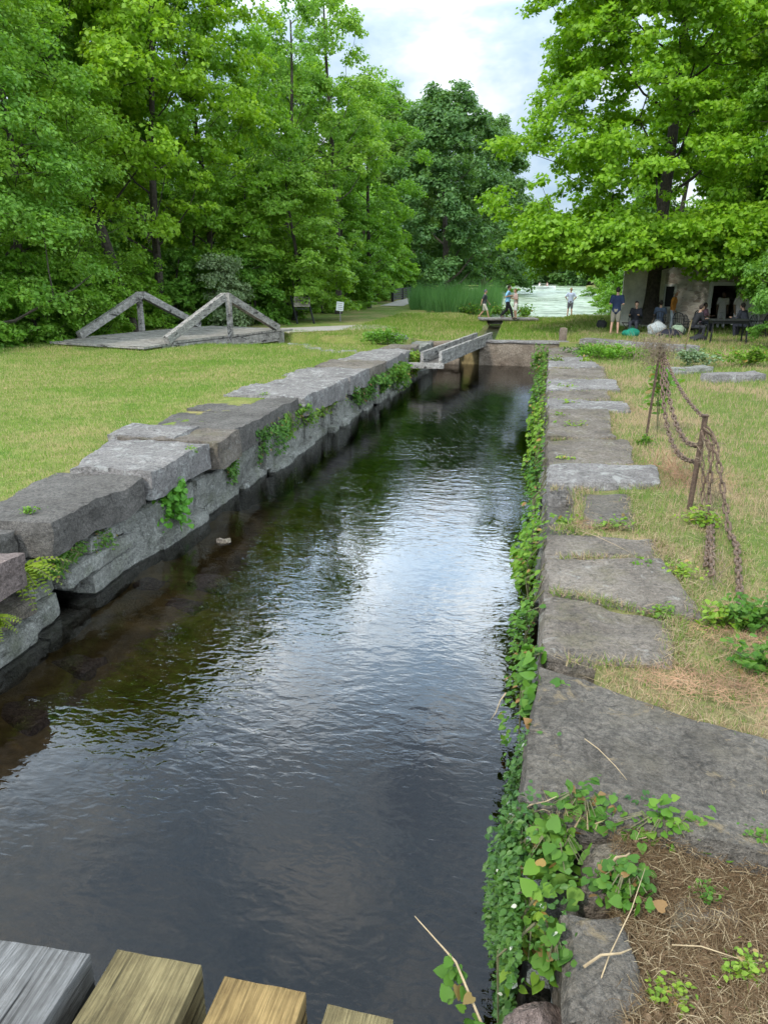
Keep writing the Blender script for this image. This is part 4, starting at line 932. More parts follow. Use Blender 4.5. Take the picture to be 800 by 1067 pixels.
# green weeds growing in the joints of the walkway and in the bank beside it
Jn = [(595, 541, .16, .10, 'weed', 'yellow-green weed filling the gap in the walkway', 260, .04), (667, 593, .15, .05, 'herb', 'low bright green weed in the joint before the pale slab edge', 260, .03),
      (580, 437, .2, .07, 'weed', 'small weed tuft in a walkway joint beyond the speckled slab', 120, .045), (600, 447, .2, .07, 'weed', 'grassy tuft at the right of the walkway centre', 120, .045),
      (588, 480, .16, .06, 'weed', 'small pale weed at the water side of the walkway', 110, .035), (590, 405, .3, .08, 'weed', 'weed tuft in the walkway joint in the middle distance', 120, .05),
      (595, 423, .25, .07, 'weed', 'brownish weed strip across the walkway', 120, .05), (640, 550, .2, .08, 'weed', 'weed at the right edge of the walkway gap', 160, .04),
      (575, 376, .35, .12, 'weed', 'weed tuft at the far water side of the walkway', 160, .06), (610, 378, .3, .1, 'weed', 'weed tuft near the far end of the walkway', 140, .06),
      (785, 655, .28, .22, 'herb', 'bright green leafy weeds at the right edge below the chain', 420, .05), (755, 650, .22, .14, 'weed', 'yellow-green weeds left of the bright leafy weeds', 240, .045),
      (795, 700, .25, .2, 'herb', 'green weeds at the right edge above the large slab', 300, .05), (705, 600, .2, .1, 'weed', 'thin weeds below the leaning iron post', 200, .035),
      (730, 545, .2, .12, 'weed', 'weed tuft at the foot of the leaning iron post', 160, .045), (672, 462, .12, .1, 'herb', 'grass tuft at the foot of the far iron post', 120, .05), (680, 640, .2, .06, 'weed', 'thin weeds along the far edge of the second slab', 200, .03)]
for k, (px, py, r, h, mt, lab, n, sz) in enumerate(Jn):
    p = at(px, py, 1.02); herb('joint_weed' if k < 10 else 'bank_weed', lab, (p.x, p.y, 1.0+.02*(k < 4)-.1*(k == 0)), (r, r*.6), h, n, sz, M[mt], group='weeds along the right walkway', seed=60+k, stems=12, tmpl=T_LEAF)
for k, (px, py, r, h, mt, lab, n) in enumerate([(765, 1010, .14, .07, 'weed', 'thin green weeds coming through the dead grass at the bottom right', 200), (790, 905, .10, .08, 'herb', 'small green weed at the right edge just below the large slab', 110),
        (700, 1045, .10, .06, 'weed', 'pale weeds beside the wedge-shaped stone at the bottom', 120), (735, 940, .07, .05, 'vine', 'few green leaves beside the half buried flat stone', 60)]):
    p = at(px, py, .88); herb('corner_weed', lab, (p.x, p.y, gz(p.x, p.y)+.02), (r, r*.8), h, n, .022, M[mt], group='weeds in the near corner', seed=120+k, stems=12)
for k, (px, py, lab) in enumerate([(33, 533, 'small green weed on the dark coping stone at the left edge'), (275, 412, 'weed tuft between the dark and the pale coping stones on the left wall'), (198, 470, 'tiny weed in the joint of the stepped coping stones')]):
    p = at(px, py, 1.06); herb('joint_weed', lab, (p.x, p.y, 1.05), (.12, .08), .05, 90, .03, M['herb'], group='weeds on the left coping', seed=90+k)
# twigs
for k, (p1, p2, z1, z2, lab) in enumerate([((412, 668+342), (512, 990), .95, 1.0, ''), ]): pass
def twig(label, a, b, r=.006, bend=.03):
    a, b = Vector(a), Vector(b); m_ = MB(); c = (a+b)/2
    m_.tube([Vector((0, 0, 0)), (b-a)*.35+Vector((0, bend*.5, bend*.3)), (b-a)*.7+Vector((bend*.3, 0, bend*.2)), b-a], [r, r*.9, r*.7, r*.4], 6)
    o = m_.build('twig', M['dryst'], smooth=True); o.location = a; tag(o, label, 'twig')
twig('thick dry stick lying on the wedge-shaped stone', at(608, 1008, .96), at(658, 989, .98), .006)
twig('dry stick poking out of the vines above the pale stone', at(635, 903, .98), at(656, 889, 1.03), .008)
twig('thin pale straw lying across the large blue-grey slab', at(609, 770, 1.085), at(653, 813, 1.085), .003)
twig('thin dry stick at the near edge of the large slab', at(537, 850, 1.0), at(580, 830, 1.10), .004)
twig('bare twig standing in the bottom right centre', at(612, 1060, .85), at(672, 905, 1.15), .003)
twig('dry twig lying across the dry grass at the right', at(700, 985, .93), at(790, 1005, .93), .003)
twig('thin twig reaching from the weed gap over the grey slab', at(605, 553, 1.08), at(655, 575, 1.12), .003)
twig('dead bent twig hanging over the water beside the round-leaved vine', at(527, 722, 1.0), at(510, 752, .8), .004)

# ------------------------------------------------------------------ chain fence
def link_mesh(mb, c, d, roll, L=.10, W=.068, r=.0125):
    d = d.normalized(); s = d.cross(Vector((0, 0, 1)))
    if s.length < .1: s = d.cross(Vector((1, 0, 0)))
    s.normalize(); s = Matrix.Rotation(roll, 3, d) @ s
    pts = []
    for q in range(12):
        a = 2*PI*q/12; x = math.cos(a)*(W/2-r); y = math.sin(a)*(W/2-r)+(L/2-W/2)*(1 if math.sin(a) > 0 else -1)*(abs(math.sin(a)) > 1e-3)
        pts.append(c+s*x+d*y)
    pts.append(pts[0]); mb.tube(pts, r, 6, False)
def chain(mb, pts, L=.10, **kw):
    # resample polyline at link pitch
    pitch = L*.80; P = [Vector(p) for p in pts]; out = [P[0].copy()]; acc = 0; i = 0; cur = P[0].copy()
    while i < len(P)-1:
        seg = P[i+1]-cur
        if seg.length >= pitch: cur = cur+seg.normalized()*pitch; out.append(cur.copy())
        else:
            need = pitch-seg.length; cur = P[i+1].copy(); i += 1
            if i < len(P)-1:
                s2 = P[i+1]-cur; cur = cur+s2.normalized()*min(need, s2.length*.99)
                out.append(cur.copy())
    for q_ in out: q_.z = max(q_.z, 1.03)
    for k in range(len(out)-1): link_mesh(mb, (out[k]+out[k+1])/2, out[k+1]-out[k], (k % 2)*PI/2+.4+random.Random(k).uniform(-.3, .3), L, **kw)
def cat(a, b, sag, n=18, skew=0):
    a, b = Vector(a), Vector(b); return [a.lerp(b, t)-Vector((0, 0, sag*4*t*(1-t)*(1+skew*(t-.5)))) for t in [q/n for q in range(n+1)]]
fa = at(672, 458, 1.0); fb = at(717, 532, 1.0)
ta = atY(688, 362, fa.y+.02); tb = atY(735, 433, fb.y+.04)
cf = empty('chain_fence', tuple((fa+fb)/2), 0, 'rusty chain slung between two leaning iron posts beside the walkway', 'chain fence')
for a, b, r in ((fa, ta, .022), (fb, tb, .026)):
    m_ = MB(); m_.bar(a-Vector((0, 0, .2)), b, r*2, r*1.1); m_.bar(b-Vector((0, 0, .006)), b+Vector((0, 0, .01)), r*3.0, r*2.2)
    kid(m_.build('post', M['rust'], bevel=.004), cf)
mA = fa.lerp(ta, .93); up_ = Vector((0, 0, 1))
def bl(t): return fb.lerp(tb, t)
for (a, b, sag, L, kw, skew) in ((mA+Vector((.02, -.02, 0)), bl(.52), .52, .11, {}, -.5), (mA+Vector((.05, 0, 0)), bl(.70), .36, .11, {}, .2), (mA+Vector((.06, .03, .02)), bl(.97), .10, .075, dict(W=.05, r=.009), 0)):
    m_ = MB(); chain(m_, cat(a, b, sag, skew=skew), L*1.4, **kw); kid(m_.build('chain', M['chain'], smooth=True), cf)
# second span: from the leaning post down to the ground near the viewer
e1 = at(741, 600, 1.03); e2 = at(772, 640, 1.03)
for q, (a, pts_) in enumerate([(bl(.85), [atY(741, 470, fb.y-.05), atY(738, 520, fb.y-.25), atY(739, 560, fb.y-.5), e1]),
                              (bl(.9), [atY(744, 455, fb.y), atY(756, 530, fb.y-.5), atY(764, 590, fb.y-1.1), e2]), (bl(.7), [atY(733, 500, fb.y-.1), atY(730, 540, fb.y-.2), atY(734, 575, fb.y-.4), at(735, 590, 1.03)])]):
    m_ = MB(); chain(m_, [a]+pts_, .14 if q < 2 else .10, **({} if q < 2 else dict(W=.05, r=.009))); kid(m_.build('chain', M['chain'], smooth=True), cf)
# dead vines tangled round the chains
def tangle(label, pts, n, r, L, seed, mat, name='dead_vine'):
    rg = random.Random(seed); mb = MB(); P = [Vector(p) for p in pts]
    for i in range(n):
        t = rg.uniform(0, len(P)-1.001); k = int(t); c = P[k].lerp(P[k+1], t-k)+Vector((rg.gauss(0, r), rg.gauss(0, r), rg.gauss(0, r)))
        d = Vector((rg.gauss(0, .6), rg.gauss(0, .6), rg.gauss(-.2, 1))).normalized()*L*rg.uniform(.4, 1.2)
        a, b = c-d/2, c+d/2; a.z = max(a.z, 1.0); b.z = max(b.z, 1.0)
        mb.tube([a, c+Vector((rg.gauss(0, L*.15), rg.gauss(0, L*.15), 0)), b], [.0028, .0028, .0015], 3, False)
    o = mb.build(name, mat); return tag(o, label, 'dead vine')
tangle('tangle of dry grey stems hanging with the chain below the near post', [bl(.8), atY(742, 500, fb.y-.15), atY(740, 560, fb.y-.5), at(742, 610, 1.05)], 130, .05, .2, 1, M['bark2'])
tangle('reddish dead stems caught in the lowest loop of the chain', [at(690, 478, 1.15), at(715, 500, 1.1)], 160, .09, .22, 2, M['redst'])
tangle('bushy dead vine crowning the far iron post', [ta+Vector((-.22, 0, -.05)), ta+Vector((.12, 0, .0))], 460, .12, .2, 3, M['bark2'])
p = at(712, 392, 1.0); sp = herb('sapling', 'leafy sapling standing just behind the far iron post', (ta.x+.16, ta.y+.5, 1.0), (.22, .2), 1.35, 120, .11, M['herb'], seed=33, stems=6)
m_ = MB(); q0 = at(711, 372, 1.1); m_.tube([Vector((0, 0, -.1)), Vector((.12, 0, 1.05))], .022, 6); o = m_.build('stake', M['palewood']); o.location = q0; tag(o, 'thin pale wooden stake leaning in the grass right of the sapling', 'stake')

# ------------------------------------------------------------------ house
hs_l = at(646, 337, 1.1); r_ = ray(640, 337); hn = Vector((-r_[0], -r_[1], 0)).normalized(); hd = Vector((-hn.y, hn.x, 0))
if hd.x < 0: hd = -hd
def wall_s(px):                     # distance along the wall of what is seen at column px
    r = ray(px, 337); n_ = Vector((hd.y, -hd.x, 0)); t = hs_l.xy.dot(n_.xy)/(r[0]*n_.x+r[1]*n_.y); return (Vector((r[0]*t, r[1]*t))-hs_l.xy).dot(hd.xy)
def house_mat():
    m, nt, out = new_mat('rubble_stone'); co = nt.nodes.new('ShaderNodeTexCoord').outputs['Object']
    mp = nt.nodes.new('ShaderNodeMapping'); mp.inputs['Scale'].default_value = (3.4, 3.4, 6.5); nt.links.new(co, mp.inputs[0])
    v = N(nt, 'ShaderNodeTexVoronoi'); v.inputs['Scale'].default_value = 1; nt.links.new(mp.outputs[0], v.inputs['Vector'])
    e = N(nt, 'ShaderNodeTexVoronoi', feature='DISTANCE_TO_EDGE'); e.inputs['Scale'].default_value = 1; nt.links.new(mp.outputs[0], e.inputs['Vector'])
    sp_ = nt.nodes.new('ShaderNodeSeparateColor'); nt.links.new(v.outputs['Color'], sp_.inputs[0])
    c = ramp(nt, sp_.outputs[0], [(0, (.36, .30, .25)), (.5, (.54, .48, .41)), (1, (.66, .61, .54))]).outputs[0]
    f = ramp(nt, e.outputs['Distance'], [(.03, 0), (.09, 1)]).outputs[0]; c = mixc(nt, f, (.6, .56, .5), c)
    principled(nt, out, c, .9, f, .5, .03); return m
hm = house_mat()
hh_ = empty('stone_house', tuple(hs_l), math.atan2(hd.y, hd.x), 'rubble stone house with a dark open doorway behind the maple', 'house')
LH = 17; door0 = wall_s(738); door1 = wall_s(765); dz = 1.75
w0 = wall_s(689)
m_ = MB()  # front wall in pieces round the openings (local: x along wall, y depth away)
def seg(x0, x1, z0, z1, y0=0, y1=.5): m_.box(((x0+x1)/2, (y0+y1)/2, (z0+z1)/2), (x1-x0, y1-y0, z1-z0))
seg(0, w0-.45, -.5, 3.3); seg(w0-.45, w0+.45, -.5, .75); seg(w0-.45, w0+.45, 1.75, 3.3); seg(w0+.45, door0, -.5, 3.3); seg(door0, door1, dz, 3.3); seg(door1, LH, -.5, 3.3)
seg(0, .5, -.5, 3.3, .5, 7.5); seg(LH-.5, LH, -.5, 3.3, .5, 7.5); seg(.5, LH-.5, -.5, 3.3, 7, 7.5)
m_.build('wall', hm, hh_)
m_ = MB(); m_.add([(-.4, -.4, 3.3), (LH+.4, -.4, 3.3), (LH+.4, 3.75, 4.9), (-.4, 3.75, 4.9), (-.4, 7.9, 3.3), (LH+.4, 7.9, 3.3), (-.4, -.4, 3.15), (LH+.4, -.4, 3.15), (-.4, 7.9, 3.15), (LH+.4, 7.9, 3.15)],
       [(0, 1, 2, 3), (3, 2, 5, 4), (6, 7, 1, 0), (4, 5, 9, 8), (0, 3, 4), (1, 5, 2), (6, 0, 4, 8), (1, 7, 9, 5), (6, 8, 9, 7)]); m_.build('roof', M['stoneB'], hh_)
m_ = MB(); fw = .16
for x0, x1, z0, z1 in ((door0-fw, door0, 0, dz+fw), (door1, door1+fw, 0, dz+fw), (door0, door1, dz, dz+fw)): m_.box(((x0+x1)/2, -.02, (z0+z1)/2), (x1-x0, .12, z1-z0))
fr_ = m_.build('door_frame', M['white'], hh_)
m_ = MB(); m_.box((door1+.55, -.12, .85), (.9, .06, 1.7)); m_.build('open_door', M['white'], hh_)
m_ = MB()
for x0, x1, z0, z1 in ((w0-.5, w0-.4, .7, 1.8), (w0+.4, w0+.5, .7, 1.8), (w0-.4, w0+.4, 1.7, 1.8), (w0-.4, w0+.4, .7, .8), (w0-.03, w0+.03, .8, 1.7)): m_.box(((x0+x1)/2, .02, (z0+z1)/2), (x1-x0, .1, z1-z0))
wf = m_.build('window', M['white'], hh_)
m_ = MB(); m_.box((w0, .12, 1.25), (.8, .02, .95)); m_.build('pane', M['black'], wf)
m_ = MB(); m_.box((.9, -.06, 1.2), (1.8, .06, 2.6)); m_.build('plaster_panel', plain('pale_plaster', (.66, .62, .53), .9, .25, 3), hh_)

# ------------------------------------------------------------------ garden furniture
def chair(loc, rz, label, group='black metal chairs under the maple'):
    root = empty('garden_chair', loc, rz, label, 'chair', group)
    m_ = MB(); m_.box((0, 0, .44), (.44, .44, .035)); m_.build('seat', M['black'], root, bevel=.01)
    for sx in (-1, 1):
        for sy in (-1, 1):
            m_ = MB(); m_.tube([(sx*.19, sy*.19, .43), (sx*.23, sy*.25, 0)], .016, 6); m_.build('leg', M['black'], root)
    m_ = MB(); arc = [(-.22, .22, .44), (-.24, .27, .68), (-.16, .30, .86), (0, .31, .92), (.16, .30, .86), (.24, .27, .68), (.22, .22, .44)]
    m_.tube(arc, .017, 6)
    for x in (-.13, -.05, .05, .13): m_.tube([(x, .22, .45), (x*1.1, .3, .88)], .010, 5)
    m_.tube([(-.23, .26, .66), (.23, .26, .66)], .01, 5); m_.build('backrest', M['black'], root)
    for sx in (-1, 1):
        m_ = MB(); m_.tube([(sx*.23, .26, .66), (sx*.27, 0, .66), (sx*.24, -.2, .63), (sx*.22, -.2, .43)], .014, 6); m_.build('armrest', M['black'], root)
    return root
def gp2(px, py, z=1.14): p = at(px, py, z); return Vector((p.x, p.y, gz(p.x, p.y)))
tb0 = gp2(757, 354)
tbl = empty('garden_table', tuple(tb0), .05, 'long black table on thin legs in front of the open doorway', 'table')
m_ = MB(); m_.box((0, .1, .80), (1.35, .75, .05)); m_.box((0, .1, .73), (1.2, .62, .09)); m_.build('tabletop', M['black'], tbl, bevel=.01)
for sx in (-1, 1):
    for sy in (-1, 1): m_ = MB(); m_.tube([(sx*.56, .1+sy*.27, .72), (sx*.60, .1+sy*.30, 0)], .03, 6); m_.build('leg', M['black'], tbl)
chair(gp2(708, 344), 2.6, 'black metal chair with a round back between two seated people')
chair(gp2(789, 347), -2.2, 'empty black bistro chair right of the long black table')
chair(gp2(661, 343), -.3, 'black metal chair holding the dark figure left of the maple trunk')
chair(gp2(686, 342), 3.0, 'black metal chair right behind the maple trunk under a grey-clad person')
chair(gp2(720, 348), 1.8, 'black metal chair holding the leaning dark figure left of the table')
chair(gp2(731, 342), .8, 'black metal chair under the pink-shirted person left of the doorway')
chair(gp2(776, 347), -2.4, 'black metal chair holding the leaning figure at the right of the table')
m_ = empty('folding_stool', tuple(gp2(652, 342)), 0, 'small metal folding stool beside the standing man in tan shorts', 'stool')
q = MB(); q.box((0, 0, .42), (.38, .3, .03)); q.build('seat', M['rust'], m_)
for sx in (-1, 1):
    for sy in (-1, 1): q = MB(); q.tube([(sx*.16, sy*.14, .41), (-sx*.18, sy*.14, 0)], .012, 5); q.build('leg', M['rust'], m_)
def bag(loc, r, col, label, seed, name='bag', rz=0):
    root = empty(name, tuple(loc), rz, label, 'bag'); m_ = MB(); m_.ball((0, 0, r[2]*.9), r, 18, 12)
    for i, v in enumerate(m_.v):
        v = Vector(v); n_ = mnoise.noise_vector(v*5+Vector((seed, 0, 0)))*.09*min(1, r[0]*2.5); v += n_; v.z = max(.005, v.z); m_.v[i] = tuple(v)
    m_.build('pouch', plain(name+'_cloth', col, .8, .3), root, smooth=True)
    m_ = MB(); m_.tube([(-r[0]*.4, 0, r[2]*1.6), (-r[0]*.25, 0, r[2]*2.1), (r[0]*.25, 0, r[2]*2.1), (r[0]*.4, 0, r[2]*1.6)], .015, 6); m_.build('strap', plain(name+'_strap', tuple(c*.5 for c in col), .8), root)
bag(gp2(657, 347), (.32, .22, .2), (.01, .16, .10), 'teal green bag on the ground left of the maple trunk', 1, 'tote_bag')
bag(gp2(697, 348), (.48, .3, .2), (.012, .012, .02), 'large black bag on the grass right of the trunk', 2, 'duffel_bag')
bag(gp2(684, 345), (.38, .3, .3), (.32, .34, .34), 'light grey bundle leaning beside the black bag', 3, 'bundle')
bag(gp2(706, 346), (.3, .25, .25), (.2, .26, .18), 'grey-green bundle right of the light grey bundle', 4, 'bundle')
bag(gp2(727, 352), (.3, .2, .12), (.02, .02, .022), 'flat black bag on the grass below the leaning figure', 5, 'bag')
bag(gp2(627, 338), (.25, .22, .22), (.03, .03, .03), 'dark bag on the grass left of the standing man', 6, 'bag')

# ------------------------------------------------------------------ signs and rail
sg0 = at(319, 336, 1.0)
sg = empty('information_panel', (sg0.x, sg0.y, gz(sg0.x, sg0.y)), .25, 'weathered information panel on two leaning black legs at the wood edge', 'information sign')
for sx in (-.42, .42): m_ = MB(); m_.bar((sx, 0, -.1), (sx-.35, .35, 1.35), .07, .07); m_.build('leg', M['black'], sg)
m_ = MB(); m_.bar((-.42-.02, .12, .72), (.42-.3, .12, .72), .05, .05); m_.build('rail', M['black'], sg)
m_ = MB(); m_.box((-.2, .28, 1.05), (.8, .05, .55), Matrix.Rotation(-.5, 3, 'X')); m_.build('board', M['panel'], sg)
ws = gp(354, 40.5); s2 = empty('small_sign', (ws.x, ws.y, ws.z), .1, 'small white rectangular sign on a short post at the wood edge', 'sign')
m_ = MB(); zs = 1.72-ws.z; m_.box((0, 0, zs/2), (.05, .05, zs)); m_.build('post', M['greywood'], s2)
m_ = MB(); m_.box((0, -.04, zs), (.38, .03, .46), Matrix.Rotation(.1, 3, 'Y')); m_.build('sign_board', M['white'], s2)
m_ = MB()
for k in range(4): m_.box((.0, -.0585, zs+.15-k*.1), (.26-.04*(k % 2), .004, .022), Matrix.Rotation(.1, 3, 'Y'))
m_.build('lettering', M['panel'], s2)
ra, rb_ = gp(409, 68), gp(441, 96)
rf = empty('rail_fence', tuple(ra), 0, 'black slatted rail fence along the path behind the reeds', 'fence'); dv = rb_-ra
for k in range(5):
    m_ = MB(); p = dv*(k/4); m_.box((p.x, p.y, .5), (.2, .2, 1.1+.9*(k == 0))); m_.build('post', M['black'], rf)
for k in range(5): m_ = MB(); m_.bar(Vector((0, 0, .2+.2*k)), dv+Vector((0, 0, .2+.2*k)), .04, .15); m_.build('rail', M['black'], rf)
# path strip beside the rail and gravel approach of the bridge
def gravel():
    m, nt, out = new_mat('gravel'); co = wcoord(nt); n = noisen(nt, co, 14, 4, .8)
    principled(nt, out, ramp(nt, n, [(.3, (.2, .18, .15)), (.7, (.42, .39, .34))]).outputs[0], .95, n, .5, .02); return m
gm = gravel()
def strip(name, pts, w, label):
    V = []; 
    for i, p in enumerate(pts):
        d = (Vector(pts[min(i+1, len(pts)-1)])-Vector(pts[max(i-1, 0)])).normalized(); s = Vector((-d.y, d.x, 0))*w/2
        for sg_ in (-1, 1): q = Vector(p)+s*sg_; V.append((q.x, q.y, gz(q.x, q.y)+.03))
    me = bpy.data.meshes.new(name); me.from_pydata(V, [], [(2*i, 2*i+1, 2*i+3, 2*i+2) for i in range(len(pts)-1)]); me.update(); tag(link(name, me, gm), label, kind='structure')
e0 = n1.lerp(f1, .5)+bd*.9; far_ = [e0+Vector((2.0*k*.5, 1.9*k*.5, 0)) for k in range(6)]
strip('gravel_path', [tuple(p) for p in far_], 2.6, 'short gravel path leading off the timber bridge')
def lp(a, b, n): return [tuple(Vector(a).lerp(Vector(b), k/n)) for k in range(n+1)]
strip('towpath', lp(gp(408, 58, 0), gp(446, 98, 0), 16), 1.8, 'narrow path beside the black rail fence')

# ------------------------------------------------------------------ people
def skin_np(verts, edges, radii, root=0, sub=1):
    """tapered limbs with round joints; remeshed afterwards into one continuous surface"""
    mb = MB(); R2 = [r if hasattr(r, '__len__') else (r, r) for r in radii]
    for i, v in enumerate(verts): mb.ball(v, (R2[i][0], R2[i][1], R2[i][0] if R2[i][0] < .09 else R2[i][1]), 14, 10)
    for a, b in edges:
        ka, kb = R2[a][1]/R2[a][0], R2[b][1]/R2[b][0]; k = (ka+kb)/2; m2 = MB(); A_, B_ = Vector(verts[a]), Vector(verts[b])
        A2, B2 = Vector((A_.x, A_.y/k, A_.z)), Vector((B_.x, B_.y/k, B_.z))
        m2.tube([A2, A2.lerp(B2, .5), B2], [R2[a][0], (R2[a][0]+R2[b][0])/2, R2[b][0]], 14); mb.add([(v[0], v[1]*k, v[2]) for v in m2.v], m2.f)
    return mb.v, mb.f
def remesh(V, Fc, vox):
    me = bpy.data.meshes.new('r'); me.from_pydata(V, [], Fc); me.update(); o = bpy.data.objects.new('r', me); C.objects.link(o)
    r = o.modifiers.new('r', 'REMESH'); r.mode = 'VOXEL'; r.voxel_size = vox
    sm = o.modifiers.new('sm', 'SMOOTH'); sm.iterations = 4
    dg = bpy.context.evaluated_depsgraph_get(); m2 = bpy.data.meshes.new_from_object(o.evaluated_get(dg)); bpy.data.objects.remove(o); bpy.data.meshes.remove(me); return m2
skin_m = {}
def sm_(col):
    k = tuple(round(c, 3) for c in col)
    if k not in skin_m: skin_m[k] = plain('cloth_or_skin', col, .75, .12, 20)
    return skin_m[k]
SK = (.42, .25, .17); DKS = (.12, .07, .045); HB = (.03, .02, .015); HG = (.4, .38, .36)
def person(loc, face, label, pose='stand', h=1.72, top=(.1, .1, .12), bottom=(.05, .05, .06), skin=SK, hair=HB, shorts=False, longsleeve=False, lean=0, arms=None, shoes=(.1, .08, .07), skirt=False, grp=None):
    root = empty('person', tuple(loc), face, label, 'person', grp)
    # joints in metres for 1.72 m, facing -y
    s = h/1.72; hipz = .92 if pose != 'sit' else .50
    hip = Vector((0, 0, hipz)); ch = hip+Vector((0, -.02-lean*.45, .38)); neck = ch+Vector((0, -lean*.2, .17)); hd_ = neck+Vector((0, -.03-lean*.05, .14))
    sh = {sg_: neck+Vector((sg_*.17, .0, -.05)) for sg_ in (-1, 1)}
    if pose == 'sit':
        kn = {-1: Vector((-.12, -.42, .48)), 1: Vector((.13, -.42, .48))}; an = {-1: Vector((-.12, -.42, .08)), 1: Vector((.15, -.36, .08))}
        el = {g: sh[g]+Vector((g*.06, -.08, -.26)) for g in (-1, 1)}; wr = {g: el[g]+Vector((-g*.04, -.22, .03)) for g in (-1, 1)}
    elif pose == 'walk':
        kn = {-1: Vector((-.09, -.20, .50)), 1: Vector((.09, .04, .48))}; an = {-1: Vector((-.09, -.30, .09)), 1: Vector((.09, .34, .14))}
        el = {-1: sh[-1]+Vector((-.05, .14, -.25)), 1: sh[1]+Vector((.05, -.08, -.27))}; wr = {-1: el[-1]+Vector((0, .06, -.24)), 1: el[1]+Vector((0, -.16, -.2))}
    else:
        kn = {-1: Vector((-.10, -.03, .49)), 1: Vector((.11, .0, .49))}; an = {-1: Vector((-.12, 0, .08)), 1: Vector((.14, .02, .08))}
        el = {g: sh[g]+Vector((g*.07, .04, -.27)) for g in (-1, 1)}; wr = {g: el[g]+Vector((0, -.08, -.25)) for g in (-1, 1)}
    if arms == 'forward': wr = {g: el[g]+Vector((-g*.04, -.24, .05)) for g in (-1, 1)}
    if arms == 'hips': el = {g: sh[g]+Vector((g*.16, .06, -.22)) for g in (-1, 1)}; wr = {g: el[g]+Vector((-g*.12, -.08, -.16)) for g in (-1, 1)}
    Vv = [hip, hip+Vector((0, -lean*.2, .19)), ch, neck, hd_]; E_ = [(0, 1), (1, 2), (2, 3), (3, 4)]; R_ = [(.15, .11), (.135, .10), (.155, .11), (.055, .055), (.05, .05)]
    for g in (-1, 1):
        b = len(Vv); hnd = wr[g]+(wr[g]-el[g]).normalized()*.08
        Vv += [sh[g], el[g], wr[g], hnd, hnd+(hnd-wr[g]).normalized()*.08]; E_ += [(2, b), (b, b+1), (b+1, b+2), (b+2, b+3), (b+3, b+4)]; R_ += [.06, .042, .028, (.038, .02), (.025, .012)]
    for g in (-1, 1):
        b = len(Vv); Vv += [hip+(Vector((g*.09, -.0, -.07)) if pose != 'sit' else Vector((g*.10, -.10, -.02))), kn[g], an[g], an[g]+Vector((0, -.14, -.045))]; E_ += [(0, b), (b, b+1), (b+1, b+2), (b+2, b+3)]; R_ += [.085, .055, .038, (.04, .03)]
    V, Fc = skin_np(Vv, E_, R_)
    mb = MB(); mb.v = [tuple(v) for v in V]; mb.f = list(Fc)
    c = hd_+Vector((0, -.01, .03)); mb.ball(c, (.076, .095, .118), 16, 12); mb.ball(c+Vector((0, -.098, -.015)), (.013, .02, .02), 8, 6)
    for g in (-1, 1): mb.ball(c+Vector((g*.078, .01, -.005)), (.012, .02, .03), 8, 6)
    mb.ball(c+Vector((0, -.055, -.075)), (.04, .04, .03), 8, 6)
    me = remesh(mb.v, mb.f, .016); bo = link('body', me, sm_(skin), root, True)
    def piece(nm, vs, es, rs, col, rt=0):
        V, Fc = skin_np(vs, es, rs, rt); link(nm, remesh(V, Fc, .02), sm_(col), root, True)
    vs = [hip+Vector((0, 0, -.03)), hip+Vector((0, -lean*.2, .19)), ch, neck+Vector((0, 0, -.06))]; es = [(0, 1), (1, 2), (2, 3)]; rs = [(.175, .135), (.16, .125), (.18, .13), (.085, .075)]
    for g in (-1, 1):
        b = len(vs); vs += [sh[g], sh[g].lerp(el[g], .75)]; es += [(2, b), (b, b+1)]; rs += [.078, .065]
        if longsleeve: vs += [el[g], wr[g]]; es += [(b+1, b+2), (b+2, b+3)]; rs += [.056, .042]
    piece('shirt', vs, es, rs, top)
    if skirt: 
        m2 = MB(); m2.tube([hip+Vector((0, 0, .05)), hip+Vector((0, 0, -.2)), hip+Vector((0, 0, -.62))], [.15, .2, .26], 14, False); m2.build('skirt', sm_(bottom), root, True)
    else:
        vs = [hip+Vector((0, 0, .04)), hip]; es = [(0, 1)]; rs = [(.155, .12), (.17, .135)]
        for g in (-1, 1):
            b = len(vs); end = kn[g] if not shorts else (hip+Vector((g*.09, 0, -.07))).lerp(kn[g], .85)
            vs += [hip+(Vector((g*.09, 0, -.07)) if pose != 'sit' else Vector((g*.10, -.10, -.02))), end]; es += [(1, b), (b, b+1)]; rs += [.105, .08]
            if not shorts: vs.append(an[g]+Vector((0, .0, .03))); es.append((b+1, b+2)); rs.append(.058)
        piece('shorts' if shorts else 'trousers', vs, es, rs, bottom)
    for g in (-1, 1):
        m2 = MB(); a = an[g]; m2.ball(a+Vector((0, -.07, -.035)), (.052, .14, .045), 10, 7); m2.build('shoe', sm_(shoes), root, True)
    m2 = MB(); m2.ball(c+Vector((0, .018, .028)), (.088, .1, .112), 14, 10)
    m2.v = [(v[0], v[1], v[2]) if v[1] > c.y-.05 or v[2] > c.z+.05 else (v[0], v[1]+.05, v[2]+.05) for v in m2.v]; m2.build('hair', sm_(hair), root, True)
    root.scale = (s, s, s); return root
GPp = 'people on the far lawn'
def pf(px, py, z=.85): p = at(px, py, z); return Vector((p.x, p.y, gz(p.x, p.y)))
fbz = .99
def onb(px, py=332):
    p = at(px, py, fbz); return Vector((p.x, p.y, fbz))
person(pf(504, 331), -PI/2*-1, 'person in a dark grey shirt and pale shorts walking left of the footbridge', 'walk', 1.62, (.06, .065, .07), (.5, .47, .4), shorts=True, hair=(.1, .1, .12), grp=GPp)
person(onb(528), PI/2, 'person in a light blue shirt and black trousers on the footbridge', 'walk', 1.72, (.25, .5, .75), (.012, .012, .015), arms='forward', grp=GPp)
